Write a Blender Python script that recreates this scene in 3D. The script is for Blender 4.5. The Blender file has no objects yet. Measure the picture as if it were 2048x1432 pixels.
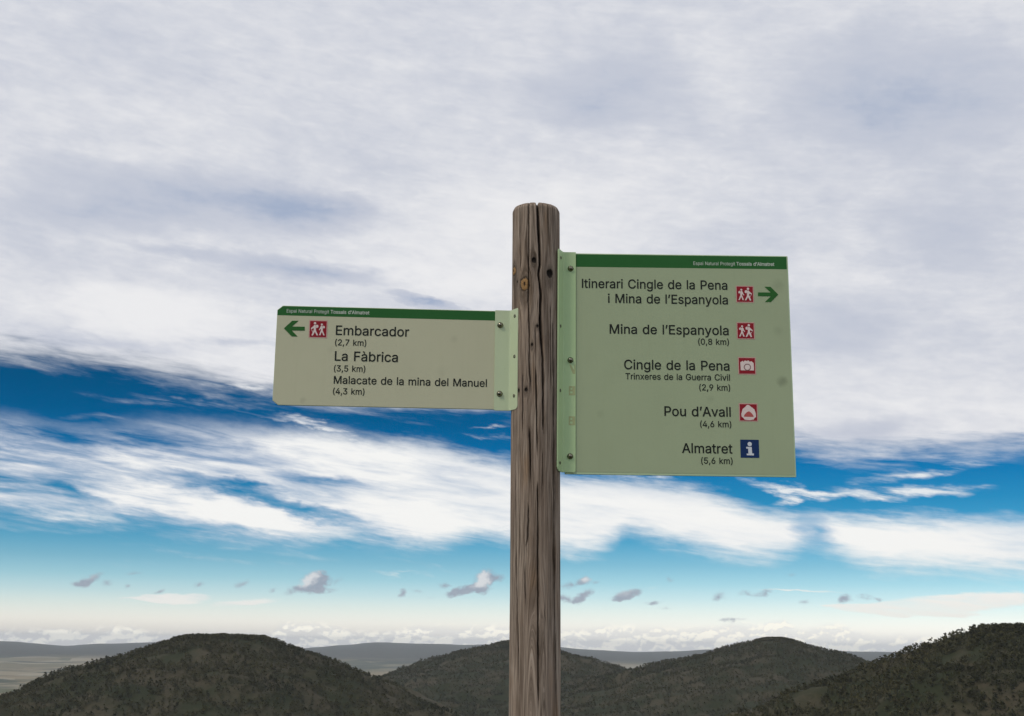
import bpy, math, random
import numpy as np
from mathutils import Vector, Matrix
from mathutils.geometry import delaunay_2d_cdt

random.seed(7)
rng = np.random.default_rng(11)
scene = bpy.context.scene
COL = scene.collection
R = math.radians


def lin(c):
    """0-255 display colour -> linear triple"""
    out = []
    for v in c:
        v = v / 255.0
        out.append(v / 12.92 if v <= 0.04045 else ((v + 0.055) / 1.055) ** 2.4)
    return tuple(out)


# ------------------------------------------------------------------ camera
# origin = the eye; x right, y away, z up.  The ground under the post is at z = -1.58
PITCH, ROLL = R(13.22), R(0.76)
cam = bpy.data.cameras.new('camera')
cam.sensor_width = 36.0
cam.lens = 2510.0 / 2048.0 * 36.0
cam.shift_y = -(716.0 - 698.0) / 2048.0
cam.clip_start = 0.05
cam.clip_end = 30000.0
cam_ob = bpy.data.objects.new('camera', cam)
COL.objects.link(cam_ob)
fw = Vector((0, math.cos(PITCH), math.sin(PITCH)))
up0 = Vector((0, -math.sin(PITCH), math.cos(PITCH)))
rt0 = Vector((1, 0, 0))
rt = rt0 * math.cos(ROLL) + up0 * math.sin(ROLL)
up = -rt0 * math.sin(ROLL) + up0 * math.cos(ROLL)
cam_ob.matrix_world = Matrix((
    (rt.x, up.x, -fw.x, 0), (rt.y, up.y, -fw.y, 0), (rt.z, up.z, -fw.z, 0), (0, 0, 0, 1)))
scene.camera = cam_ob

# ------------------------------------------------------------------ colour management
scene.view_settings.view_transform = 'Standard'
scene.view_settings.look = 'None'
scene.view_settings.exposure = 0.0
scene.view_settings.gamma = 1.0
scene.view_settings.use_curve_mapping = False

# ------------------------------------------------------------------ sun, veiled by the cloud deck
SUN_AZ, SUN_EL = R(-128), R(48)
sun = bpy.data.lights.new('sun', 'SUN')
sun.energy = 1.3
sun.angle = R(14)
sun.color = (1.0, 0.92, 0.78)
sun_ob = bpy.data.objects.new('sun', sun)
COL.objects.link(sun_ob)
sd = Vector((math.sin(SUN_AZ) * math.cos(SUN_EL), math.cos(SUN_AZ) * math.cos(SUN_EL), math.sin(SUN_EL)))
sun_ob.rotation_euler = sd.to_track_quat('Z', 'Y').to_euler()
sun_ob.location = (0, 0, 30)

# ------------------------------------------------------------------ sky (all positions in degrees of azimuth / elevation)
C_DECK_BOTTOM = [(-22.694, 11.792), (-19.53, 11.715), (-16.409, 11.477), (-13.772, 11.208), (-10.969, 10.87), (-7.44, 10.526), (-0.524, 10.772), (6.394, 9.1), (12.968, 8.725), (15.246, 8.254), (19.334, 8.388), (22.449, 8.471)]
C_BAND_TOP = [(-22.447, 9.375), (-19.282, 8.969), (-16.253, 9.49), (-13.657, 9.528), (-10.887, 9.441), (-8.758, 9.529), (-6.243, 9.164), (-3.949, 9.0), (-1.638, 8.48), (0.667, 7.947), (2.503, 7.512), (6.37, 7.187), (9.28, 6.731), (11.25, 6.053), (14.062, 5.806), (19.155, 5.575), (22.22, 5.445)]
C_BAND_BOTTOM = [(-21.986, 4.784), (-18.904, 4.712), (-16.303, 4.709), (-14.808, 4.439), (-11.566, 4.105), (-9.377, 4.053), (-7.179, 4.436), (-5.831, 4.244), (-3.58, 4.065), (-1.334, 4.547), (0.706, 4.307), (3.866, 4.028), (4.767, 4.501), (5.219, 4.837), (7.007, 4.512), (8.993, 3.967), (11.175, 3.707), (12.263, 3.859), (13.355, 4.29), (14.204, 4.178), (16.064, 3.419), (19.011, 3.3), (22.042, 3.071)]
V_BAND_DENSITY = [(-22.278, 0.42), (-19.186, 0.46), (-14.001, 0.58), (-9.599, 0.72), (-6.217, 0.88), (-2.789, 1.0), (1.81, 1.1), (19.334, 1.1), (22.433, 1.0)]
C_CUMULUS_TOP = [(-21.548, 0.365), (-18.529, 0.435), (-16.594, 0.528), (-15.55, 0.336), (-14.096, 0.358), (-12.393, 0.107), (-10.382, 0.455), (-10.077, 0.781), (-9.213, 0.837), (-8.117, 0.703), (-5.692, 0.479), (-3.711, 0.81), (-1.931, 0.79), (-0.371, 0.768), (2.526, 0.674), (4.081, 0.867), (5.852, 0.887), (7.172, 0.794), (9.141, 0.923), (10.013, 1.083), (11.087, 0.943), (11.629, 1.098), (12.166, 1.167), (12.793, 0.854), (13.645, 1.01), (14.487, 1.06), (15.305, 0.731), (16.945, 0.622), (18.841, 0.6), (21.863, 0.67)]
E_STREAKS = [(-14.271, 5.87, 5.557, 0.783, -11.9, 0.9), (-10.305, 4.974, 3.73, 0.704, -8.3, 0.6), (-17.981, 4.921, 2.666, 0.425, -7.9, 0.7), (-8.714, 8.631, 5.396, 0.762, -3.9, 0.4), (-7.317, 7.667, 4.51, 0.987, -6.2, 0.45), (-4.521, 5.384, 4.965, 0.893, -12.7, 0.5), (-12.373, 6.602, 3.484, 0.484, -11.9, -0.9), (-9.238, 5.668, 2.879, 0.443, -10.3, -0.9), (-18.801, 6.1, 1.429, 0.553, -17.7, -0.7), (-7.742, 7.094, 2.919, 0.313, -4.3, -0.5), (-5.841, 4.51, 2.015, 0.311, -12.6, -0.4), (13.271, 4.877, 1.29, 1.305, 29.4, -0.8), (16.738, 4.375, 3.532, 1.281, -5.7, 0.5), (-16.19, 8.684, 5.522, 0.653, -1.9, -0.35), (-15.464, 7.564, 7.026, 0.958, -3.3, 0.3), (-17.437, 5.844, 2.693, 0.514, -9.7, 0.35)]
E_WISPS = [(11.71, 6.711, 2.411, 0.353, -12.8, 0.9), (13.441, 6.404, 2.593, 0.307, 7.3, 0.75), (17.953, 7.465, 3.533, 0.387, 4.6, 0.8), (18.316, 6.596, 3.505, 0.385, 1.7, 0.9), (16.03, 6.862, 3.172, 0.26, 1.9, 0.5), (-14.571, 10.097, 6.509, 0.308, -3.8, 0.38), (-16.236, 9.272, 5.533, 0.305, 1.4, 0.34), (-9.667, 9.672, 2.47, 0.314, -5.6, 0.55), (-7.384, 9.24, 3.403, 0.315, -8.0, 0.5), (-0.739, 9.744, 1.04, 0.114, 0.9, 0.5), (-1.193, 9.282, 1.845, 0.204, -4.0, 0.45), (5.239, 7.411, 3.408, 0.27, -2.9, 0.6), (-12.658, 11.095, 3.099, 0.267, -0.8, 0.5), (-14.327, 3.635, 3.175, 0.344, -4.4, 0.36), (-11.097, 3.506, 3.255, 0.283, -8.5, 0.26), (-5.117, 3.02, 2.008, 0.154, -4.9, 0.42), (-3.789, 3.507, 2.917, 0.266, -12.8, 0.28), (-15.966, 3.051, 1.663, 0.191, -4.5, 0.25), (-8.471, 3.569, 3.528, 0.351, -2.7, 0.2), (6.314, 2.636, 1.332, 0.153, 6.4, 0.3)]
E_LENSES = [(-14.57, 1.724, 1.718, 0.276, 0.2, 1.3), (-15.863, 1.717, 1.448, 0.126, 1.3, 0.8), (-11.633, 1.612, 1.93, 0.172, 5.1, 0.8), (19.648, 1.986, 3.98, 0.455, 3.2, 1.5), (17.002, 1.645, 3.482, 0.314, -1.8, 1.2), (15.043, 1.762, 1.776, 0.148, -0.7, 1.0), (18.211, 1.463, 2.626, 0.187, 0.3, 0.8), (12.853, 2.413, 2.562, 0.064, -2.8, 0.6)]
E_PUFFS = [(-18.18, 2.46, 0.688, 0.23, 22.6, 1.5), (-18.506, 2.241, 0.484, 0.188, 1.5, 1.3), (-17.534, 2.288, 0.367, 0.189, 11.9, 0.9), (-16.604, 2.207, 0.206, 0.126, 1.4, 0.7), (-16.459, 2.718, 0.496, 0.127, 6.7, 0.6), (-15.304, 2.026, 0.292, 0.148, 16.8, 0.9), (-13.556, 2.301, 0.339, 0.15, 21.8, 1.0), (-11.79, 2.427, 0.516, 0.194, 16.5, 0.7), (-10.436, 2.197, 0.217, 0.151, 1.2, 0.7), (-8.819, 2.577, 0.789, 0.479, 31.4, 1.9), (-8.427, 2.65, 0.571, 0.436, 1.1, 1.8), (-9.393, 2.239, 0.785, 0.217, 16.2, 1.5), (-8.515, 2.191, 0.745, 0.217, 1.1, 1.5), (-7.721, 2.62, 0.485, 0.175, 26.2, 0.6), (-7.859, 2.268, 0.396, 0.153, 1.1, 0.6), (-4.796, 2.103, 0.334, 0.241, 51.0, 1.1), (-4.087, 2.246, 0.312, 0.176, 0.9, 0.6), (-2.909, 2.484, 0.448, 0.176, 0.9, 1.0), (-3.456, 2.014, 0.29, 0.11, 0.9, 0.6), (-1.166, 2.774, 0.764, 0.486, 40.4, 1.9), (-0.74, 2.868, 0.764, 0.243, 0.8, 1.5), (-1.741, 2.369, 1.121, 0.286, 14.6, 1.7), (-2.297, 2.163, 0.716, 0.176, 5.7, 1.4), (-1.18, 2.333, 0.493, 0.242, 0.8, 1.4), (3.304, 2.828, 0.493, 0.243, 15.3, 1.5), (2.788, 2.602, 0.583, 0.22, 15.3, 1.1), (3.886, 2.768, 0.313, 0.132, 0.6, 0.6), (2.566, 2.006, 0.671, 0.263, -9.2, 1.3), (3.371, 2.103, 0.625, 0.307, 34.9, 1.4), (3.08, 1.903, 0.536, 0.131, 0.6, 1.0), (5.265, 2.144, 0.756, 0.263, 14.3, 1.6), (4.975, 2.01, 0.578, 0.175, 0.6, 1.2), (5.867, 2.369, 0.444, 0.131, 20.1, 0.6), (6.438, 1.85, 0.575, 0.131, 0.5, 1.1), (6.965, 1.637, 0.397, 0.109, 0.5, 0.5), (7.205, 2.927, 0.31, 0.175, 0.4, 0.5), (9.389, 2.157, 0.437, 0.282, 29.8, 1.1), (10.697, 2.273, 0.737, 0.173, -4.7, 0.8), (11.392, 2.364, 0.432, 0.216, 15.1, 1.1), (13.006, 1.964, 0.341, 0.171, 0.3, 0.7), (14.701, 2.057, 0.546, 0.255, 12.2, 1.5), (15.666, 2.145, 0.416, 0.169, 0.2, 1.0), (16.116, 2.02, 0.248, 0.127, 0.2, 0.7), (9.864, 1.167, 0.824, 0.129, 3.5, 1.2), (12.622, 3.101, 0.343, 0.108, 0.1, 0.4)]
E_PUFF_LIGHT = [(-8.869, 2.707, 0.745, 0.371, 31.5, 1.3), (-9.188, 2.504, 0.525, 0.261, 21.3, 0.6), (-1.145, 2.863, 0.539, 0.486, 60.5, 1.6), (-1.409, 2.594, 0.449, 0.265, 30.4, 0.8), (3.416, 2.895, 0.448, 0.198, 10.4, 1.0), (5.2, 2.275, 0.534, 0.175, 10.4, 0.5), (-18.09, 2.588, 0.487, 0.168, 17.4, 0.5)]
E_DARK = [(-15.245, 19.153, 9.414, 1.741, -1.3, 0.8), (-9.241, 19.079, 5.152, 1.114, -4.1, 0.7), (-9.101, 16.394, 5.329, 0.719, -1.7, 1.0), (-3.901, 15.258, 2.589, 0.409, -9.9, 1.1), (4.65, 24.646, 4.893, 1.968, 7.8, 0.5), (18.306, 23.769, 7.559, 3.357, -6.3, 0.8), (20.074, 17.611, 4.872, 2.562, -5.3, 0.45), (14.437, 14.287, 7.307, 1.769, -7.8, 0.35), (-18.21, 12.521, 5.494, 0.433, -1.4, 0.5), (-12.553, 12.932, 3.126, 0.267, 0.5, 0.5), (-19.564, 18.034, 4.261, 1.067, 1.7, 0.5), (-15.077, 16.968, 4.447, 0.395, -0.9, 0.5), (16.372, 9.358, 3.834, 0.654, 2.2, 0.5), (15.036, 12.931, 3.285, 1.324, -2.6, 0.3)]
E_BRIGHT = [(0.783, 19.097, 11.532, 4.291, 8.0, 0.9), (-16.626, 14.188, 7.143, 1.529, -0.2, 0.8), (-2.986, 16.308, 5.92, 0.909, -2.3, 0.5), (-17.301, 22.184, 6.68, 2.548, 6.9, 0.35), (-7.794, 18.379, 6.115, 0.897, 3.0, 0.3), (14.519, 16.055, 4.459, 1.324, -3.2, 0.3), (14.278, 10.748, 4.369, 0.884, -1.9, 0.3)]
R_CLEAR = [(16.367, (0, 76, 132)), (11.805, (0, 80, 126)), (9.755, (0, 93, 145)), (7.94, (4, 114, 170)), (6.36, (38, 136, 182)), (4.567, (80, 162, 196)), (3.455, (130, 186, 206)), (2.681, (162, 205, 216)), (2.021, (196, 222, 224)), (1.429, (220, 232, 228)), (0.818, (238, 239, 232)), (-0.05, (243, 240, 232))]
HILLS = [(-12.292, 1500, 0.193, 1.5, 0.38), (0.439, 2600, 0.127, 0.5, 0.28), (11.691, 2200, 0.396, 0.3, 0.28), (21.827, 1000, 0.973, 1.5, 0.42)]
CRACKS = [(22, 2.6, [(1.1, 1.0803), (3.7, 1.0383), (6.1, 0.9863), (8.6, 0.9411), (8.6, 0.9089), (5.1, 0.8856), (8.7, 0.8602), (11.1, 0.8324), (10.0, 0.807), (10.0, 0.7691), (12.5, 0.7191), (16.1, 0.6758), (17.4, 0.5957), (17.5, 0.5104), (17.5, 0.4741)]), (6, 1.0, [(5.2, 0.8321), (2.9, 0.8066), (4.1, 0.7688)]), (7, 1.0, [(-19.4, 1.0733), (-18.9, 0.948), (-19.6, 0.8199), (-16.9, 0.744), (-16.6, 0.6568), (-14.1, 0.6196), (-14.0, 0.5705)]), (6, 0.9, [(-44.7, 1.0701), (-42.4, 0.9777), (-40.2, 0.893), (-48.4, 0.8754)]), (4, 0.7, [(-44.5, 0.8234), (-44.2, 0.7725)]), (7, 1.2, [(-1.4, 0.6564), (1.0, 0.5827), (2.3, 0.4976), (3.6, 0.4435), (3.6, 0.416)]), (8, 1.3, [(-16.1, 0.5098), (-13.6, 0.4495), (-12.2, 0.3898), (-12.1, 0.3566)]), (5, 0.9, [(-33.1, 0.6458), (-32.7, 0.5718), (-32.1, 0.4745)]), (7, 1.1, [(-17.9, 0.3307), (-17.7, 0.2838), (-18.7, 0.2488), (-22.2, 0.2256), (-17.3, 0.1909)]), (9, 1.2, [(3.7, 0.378), (5.0, 0.2838), (5.2, 0.1566), (5.7, -0.013), (6.8, -0.1585)]), (10, 1.6, [(43.6, 0.7736), (46.9, 0.624), (46.6, 0.4529), (46.3, 0.2861), (47.9, 0.1466), (51.1, 0.0145), (54.5, -0.1593)]), (4, 0.8, [(-52.1, 0.4765), (-53.1, 0.3803), (-49.9, 0.215), (-45.7, 0.0995), (-41.9, 0.0133), (-38.6, -0.1246)]), (4, 0.8, [(16.3, 0.4621), (15.2, 0.3903), (14.1, 0.3193)]), (4, 0.8, [(35.9, 0.8228), (35.8, 0.6968), (37.2, 0.5732)]), (3, 0.8, [(28.7, 1.0781), (30.2, 0.9892), (28.9, 0.95)]), (3, 0.8, [(15.7, 1.0761), (17.1, 1.0133)]), (3, 0.7, [(-2.8, 0.7687), (-1.5, 0.6937), (-0.3, 0.6441)]), (3, 0.7, [(21.4, 0.0999), (22.6, 0.0141)]), (3, 0.7, [(-25.6, 0.1795), (-24.2, 0.1221), (-20.3, 0.054)])]
KNOTS = [(-5.5, 0.9214, 5, 2), (34.5, 0.8904, 7.5, 2), (-65.8, 0.9031, 7, 1), (-28.7, 0.8616, 11, 1), (-51.9, 0.8724, 2.2, 2), (-9.7, 0.7074, 3, 2), (-44.5, 0.5965, 3, 2), (-23.7, 0.5968, 3.5, 2), (3.0, 0.7537, 2.5, 2)]
POST_TOP = 1.0724


class Nd:
    """tiny operator-overloading wrapper for shader Math nodes"""
    nt = None

    def __init__(self, s):
        self.s = s

    @staticmethod
    def m(op, *a, clamp=False):
        n = Nd.nt.nodes.new('ShaderNodeMath')
        n.operation = op
        n.use_clamp = clamp
        for i, v in enumerate(a):
            if isinstance(v, Nd):
                Nd.nt.links.new(v.s, n.inputs[i])
            else:
                n.inputs[i].default_value = float(v)
        return Nd(n.outputs[0])

    def __add__(self, o): return Nd.m('ADD', self, o)
    __radd__ = __add__
    def __sub__(self, o): return Nd.m('SUBTRACT', self, o)
    def __rsub__(self, o): return Nd.m('SUBTRACT', o, self)
    def __mul__(self, o): return Nd.m('MULTIPLY', self, o)
    __rmul__ = __mul__
    def __truediv__(self, o): return Nd.m('DIVIDE', self, o)
    def clamp(self): return Nd.m('ADD', self, 0.0, clamp=True)

    def smooth(self, a, b):
        n = Nd.nt.nodes.new('ShaderNodeMapRange')
        n.interpolation_type = 'SMOOTHSTEP'
        Nd.nt.links.new(self.s, n.inputs['Value'])
        n.inputs['From Min'].default_value = a
        n.inputs['From Max'].default_value = b
        return Nd(n.outputs[0])


def combine(x, y, z):
    n = Nd.nt.nodes.new('ShaderNodeCombineXYZ')
    for i, v in enumerate((x, y, z)):
        if isinstance(v, Nd):
            Nd.nt.links.new(v.s, n.inputs[i])
        else:
            n.inputs[i].default_value = v
    return n.outputs[0]


def noise(vec, scale=1.0, detail=5.0, rough=0.55, dist=0.0, color=False, lac=2.0):
    n = Nd.nt.nodes.new('ShaderNodeTexNoise')
    n.noise_dimensions = '3D'
    Nd.nt.links.new(vec, n.inputs['Vector'])
    n.inputs['Scale'].default_value = scale
    n.inputs['Detail'].default_value = detail
    n.inputs['Roughness'].default_value = rough
    n.inputs['Lacunarity'].default_value = lac
    n.inputs['Distortion'].default_value = dist
    return n.outputs['Color'] if color else Nd(n.outputs[0])


def mixc(f, a, b):
    n = Nd.nt.nodes.new('ShaderNodeMix')
    n.data_type = 'RGBA'
    n.clamp_factor = True
    for key, v in ((0, f), (6, a), (7, b)):
        if isinstance(v, Nd):
            Nd.nt.links.new(v.s, n.inputs[key])
        elif isinstance(v, bpy.types.NodeSocket):
            Nd.nt.links.new(v, n.inputs[key])
        elif key == 0:
            n.inputs[0].default_value = v
        else:
            n.inputs[key].default_value = (*v, 1.0)
    return n.outputs[2]


def fcurve(x, pts, xr=(-26.0, 26.0), yr=(0.0, 30.0), smooth=True):
    """value at x through a Float Curve"""
    n = Nd.nt.nodes.new('ShaderNodeFloatCurve')
    t = (x - xr[0]) / (xr[1] - xr[0])
    Nd.nt.links.new(t.s, n.inputs['Value'])
    c = n.mapping.curves[0]
    P = [((a - xr[0]) / (xr[1] - xr[0]), (b - yr[0]) / (yr[1] - yr[0])) for a, b in pts]
    P = [p for p in P if 0.0 <= p[0] <= 1.0]
    P = [(0.0, P[0][1])] + [p for p in P if 0.002 < p[0] < 0.998] + [(1.0, P[-1][1])]
    c.points[0].location = P[0]
    c.points[1].location = P[-1]
    for p in P[1:-1]:
        c.points.new(*p)
    n.mapping.update()
    return Nd(n.outputs[0]) * (yr[1] - yr[0]) + yr[0]


def ellipses(vec, L):
    """sum of soft slanted spots, one per table row"""
    acc = None
    for (a, e, rx, ry, th, amp) in L:
        mp = Nd.nt.nodes.new('ShaderNodeMapping')
        mp.vector_type = 'TEXTURE'
        Nd.nt.links.new(vec, mp.inputs['Vector'])
        mp.inputs['Location'].default_value = (a, e, 0)
        mp.inputs['Rotation'].default_value = (0, 0, R(th))
        mp.inputs['Scale'].default_value = (rx, ry, 1)
        g = Nd.nt.nodes.new('ShaderNodeTexGradient')
        g.gradient_type = 'SPHERICAL'
        Nd.nt.links.new(mp.outputs[0], g.inputs[0])
        g1 = Nd(g.outputs[1])
        acc = g1 * amp if acc is None else Nd.m('MULTIPLY_ADD', g1, amp, acc)
    return acc


def build_sky():
    w = bpy.data.worlds.new('World')
    scene.world = w
    w.use_nodes = True
    nt = w.node_tree
    nt.nodes.clear()
    Nd.nt = nt
    out = nt.nodes.new('ShaderNodeOutputWorld')
    bg = nt.nodes.new('ShaderNodeBackground')
    bg.inputs['Strength'].default_value = 0.1
    nt.links.new(bg.outputs[0], out.inputs[0])

    tc = nt.nodes.new('ShaderNodeTexCoord')
    nrm = nt.nodes.new('ShaderNodeVectorMath')
    nrm.operation = 'NORMALIZE'
    nt.links.new(tc.outputs['Generated'], nrm.inputs[0])
    sep = nt.nodes.new('ShaderNodeSeparateXYZ')
    nt.links.new(nrm.outputs[0], sep.inputs[0])
    x, y, z = (Nd(sep.outputs[i]) for i in range(3))
    u = Nd.m('ARCTAN2', x, y) * (180 / math.pi)
    v = Nd.m('ARCSINE', z) * (180 / math.pi)

    # clear air: Nishita, tinted with height to the deep polarised blue of the photograph
    sk = nt.nodes.new('ShaderNodeTexSky')
    sk.sky_type = 'NISHITA'
    sk.sun_disc = False
    sk.sun_elevation = SUN_EL
    sk.sun_rotation = SUN_AZ
    nish = {0.5: (3.5, 3.5, 2.8), 2: (4.6, 4.79, 3.88), 4: (4.66, 5.51, 5.18), 6: (4.01, 5.24, 5.74), 8: (3.37, 4.68, 5.76),
            10: (2.88, 4.16, 5.52), 14: (2.17, 3.28, 4.85), 18: (1.74, 2.69, 4.24), 26: (1.26, 1.99, 3.35)}
    ks = sorted(nish)
    ramp = nt.nodes.new('ShaderNodeValToRGB')
    ramp.color_ramp.interpolation = 'EASE' if False else 'LINEAR'
    nt.links.new((v / 20.0).clamp().s, ramp.inputs[0])
    els = sorted(R_CLEAR, key=lambda t: t[0])
    els = [(max(e, 0.0), c) for e, c in els]
    cr = ramp.color_ramp
    while len(cr.elements) < len(els):
        cr.elements.new(0.5)
    for i, (e, c) in enumerate(els):
        base = [np.interp(e, ks, [nish[k][j] for k in ks]) * 0.1 for j in range(3)]
        t = lin(c)
        cr.elements[i].position = e / 20.0
        cr.elements[i].color = (t[0] / base[0], t[1] / base[1], t[2] / base[2], 1)
    mul = nt.nodes.new('ShaderNodeMix')
    mul.data_type = 'RGBA'
    mul.blend_type = 'MULTIPLY'
    mul.inputs[0].default_value = 1.0
    nt.links.new(sk.outputs[0], mul.inputs[6])
    nt.links.new(ramp.outputs[0], mul.inputs[7])
    col = mul.outputs[2]

    K = lambda c, k=1.0: tuple(10.0 * k * q for q in lin(c))

    # wind-drawn streak noises on the direction vector (no seam anywhere)
    zs = z + x * 0.12                     # streaks drop to the right
    zs2 = z + x * 0.06
    sv = combine(x * 9.0, y * 9.0, zs * 62.0)
    sv2 = combine(x * 26.0, y * 26.0, zs * 190.0)
    dv = combine(x * 7.0, y * 7.0, zs2 * 17.0)
    lv = combine(x * 60.0, y * 60.0, z * 95.0)
    S1 = noise(sv, 1.0, 6, 0.58, 0.6)
    S2 = noise(sv2, 1.0, 6, 0.6, 0.4)
    S3 = noise(combine(x * 9.0, y * 9.0 + 5.0, zs2 * 75.0), 1.0, 6, 0.6, 0.5)
    Dn = noise(dv, 1.0, 7, 0.55, 0.5)
    Fn = noise(combine(x * 48.0, y * 48.0, zs2 * 110.0), 1.0, 5, 0.62, 0.4)
    Dn2 = noise(combine(x * 22.0, y * 22.0, zs2 * 52.0), 1.0, 6, 0.6, 0.3)
    W1 = noise(combine(x * 14.0, y * 14.0, zs * 40.0 + 7.0), 1.0, 4, 0.55) - 0.5
    W2 = noise(combine(x * 14.0 + 31.0, y * 14.0, zs * 40.0), 1.0, 4, 0.55) - 0.5
    W3 = noise(combine(x * 55.0 + 3.0, y * 55.0, zs * 150.0), 1.0, 5, 0.6) - 0.5
    wu = u + W1 * 5.0 + W3 * 1.2
    wv = v + W2 * 1.3 + W3 * 0.55
    warp = combine(wu, wv, 0.0)

    # --- high cirrus band
    top = fcurve(u, C_BAND_TOP)
    bot = fcurve(u, C_BAND_BOTTOM)
    den = fcurve(u, V_BAND_DENSITY, yr=(0.0, 2.0))
    wv2 = v + (S2 - 0.5) * 0.9 + (S1 - 0.5) * 0.7 + W3 * 0.5
    inside = (top - wv2).smooth(-0.35, 0.75) * (wv2 - bot).smooth(-0.45, 0.9)
    fine = (S1 - 0.5) * 1.7 + (S2 - 0.5) * 1.3
    fine = fine * (1.55 - den)
    body = den + fine + ellipses(warp, E_STREAKS)
    band = inside * body.smooth(-0.2, 1.25)
    wis = ellipses(warp, E_WISPS)
    wis = (wis * (0.55 + (S1 - 0.5) * 2.0 + (S2 - 0.5) * 2.4)).smooth(0.04, 0.62)
    lens = ellipses(combine(u + W3 * 1.2, v + W3 * 0.22 + (S2 - 0.5) * 0.35, 0.0), E_LENSES).smooth(0.08, 0.55)
    lens = lens * (0.85 + (S2 - 0.5) * 1.4 + (Dn2 - 0.5) * 0.8).clamp()
    cir = Nd.m('MAXIMUM', Nd.m('MAXIMUM', band, wis * 0.85), lens)
    cir_white = mixc((body - 0.35).smooth(0.0, 1.0), K((212, 218, 229)), K((246, 246, 244)))
    cir_low = mixc(v.smooth(0.5, 4.5), K((240, 239, 232)), cir_white)
    col = mixc(cir, col, cir_low)

    # --- altostratus deck over the whole upper sky
    dk = fcurve(u, C_DECK_BOTTOM)
    edge = v - dk + (S3 - 0.5) * 1.9 + (S2 - 0.5) * 1.3 + W3 * 0.5
    deck = edge.smooth(-0.75, 1.05)
    low = (v - dk).smooth(0.0, 9.0)
    shade = 0.30 + low * 0.22 + (Dn - 0.5) * 0.72 + (Dn2 - 0.5) * 0.40 + (S2 - 0.5) * 0.22 \
        + (Fn - 0.5) * 0.38 + ellipses(warp, E_DARK) * 0.85 - ellipses(warp, E_BRIGHT) * 0.55
    c1 = mixc(shade.smooth(0.0, 0.85), K((236, 236, 238)), K((196, 201, 214)))
    c2 = mixc(shade.smooth(0.75, 1.5), c1, K((160, 174, 199)))
    col = mixc(deck, col, c2)

    # --- far cumulus heaped on the horizon
    L1 = noise(combine(x * 30.0, y * 30.0, z * 44.0), 1.0, 5, 0.55, 0.3)
    L2 = noise(combine(x * 85.0, y * 85.0, z * 130.0), 1.0, 5, 0.55, 0.2)
    L2u = noise(combine(x * 85.0 + 0.10, y * 85.0, z * 130.0 - 0.32), 1.0, 5, 0.55, 0.2)
    ch = fcurve(u, C_CUMULUS_TOP)
    heap = (ch - v + (L1 - 0.5) * 0.7 + (L2 - 0.5) * 0.25).smooth(-0.10, 0.30)
    relief = (L2 - L2u) * 6.0 + (L2 - 0.5) * 1.4 + (L1 - 0.5) * 2.6 + 0.42
    hc = mixc(relief.smooth(0.0, 1.0), K((219, 221, 223)), K((262, 258, 245)))
    col = mixc(heap * 0.95 * (0.35 + relief.smooth(-0.1, 0.8) * 0.65), col, hc)

    # --- small ragged cumulus scraps drifting below the cirrus
    lw = noise(lv, 1.0, 5, 0.6, 0.2, color=True)
    sl = nt.nodes.new('ShaderNodeSeparateColor')
    nt.links.new(lw, sl.inputs[0])
    pu = u + (Nd(sl.outputs[0]) - 0.5) * 0.9
    pv = v + (Nd(sl.outputs[1]) - 0.5) * 0.5
    pvec = combine(pu, pv, 0.0)
    P3 = noise(combine(x * 260.0, y * 260.0, z * 330.0), 1.0, 4, 0.6)
    pf = ellipses(pvec, E_PUFFS)
    puff = (pf * (0.85 + (L2 - 0.5) * 2.0 + (P3 - 0.5) * 1.8)).smooth(0.0, 1.15)
    lit = (ellipses(combine(pu, pv, 0.0), E_PUFF_LIGHT) + (L2 - 0.5) * 0.7 + (P3 - 0.5) * 1.1).smooth(-0.1, 1.3)
    pc = mixc(lit, K((150, 156, 172)), K((222, 220, 222)))
    col = mixc(puff * 0.86, col, pc)

    nt.links.new(col, bg.inputs['Color'])


build_sky()

# ------------------------------------------------------------------ helpers


def tag(o, label=None, cat=None, kind=None, group=None):
    if label: o['label'] = label
    if cat: o['category'] = cat
    if kind: o['kind'] = kind
    if group: o['group'] = group
    return o


def mesh_obj(name, verts, faces, mats, parent=None, mat_idx=None, smooth=False, matrix=None):
    me = bpy.data.meshes.new(name)
    me.from_pydata([tuple(p) for p in verts], [], [tuple(q) for q in faces])
    for m in (mats if isinstance(mats, (list, tuple)) else [mats]):
        me.materials.append(m)
    if mat_idx is not None:
        me.polygons.foreach_set('material_index', mat_idx)
    if smooth:
        me.polygons.foreach_set('use_smooth', [True] * len(me.polygons))
    me.update()
    o = bpy.data.objects.new(name, me)
    COL.objects.link(o)
    if parent is not None:
        o.parent = parent
    if matrix is not None:
        o.matrix_basis = matrix
    return o


def fill_loops(loops, nonzero=False):
    """triangulate closed outlines (overlaps and holes allowed)"""
    k = 1000.0
    co, ed = [], []
    for lp in loops:
        b = len(co)
        co += [Vector((p[0] * k, p[1] * k)) for p in lp]
        ed += [(b + i, b + (i + 1) % len(lp)) for i in range(len(lp))]
    vo, _, fo, *_ = delaunay_2d_cdt(co, ed, [], 0, 1e-6)
    keep = []
    for f in fo:
        cx = sum(vo[i].x for i in f) / len(f) / k
        cy = sum(vo[i].y for i in f) / len(f) / k
        w = 0
        for lp in loops:
            for i in range(len(lp)):
                (x0, y0), (x1, y1) = lp[i - 1], lp[i]
                if (y0 > cy) != (y1 > cy) and cx < (x1 - x0) * (cy - y0) / (y1 - y0) + x0:
                    w += (1 if y1 > y0 else -1) if nonzero else 1
        if (w != 0 if nonzero else w % 2 == 1):
            keep.append(tuple(f))
    return [(v.x / k, v.y / k) for v in vo], keep


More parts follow.
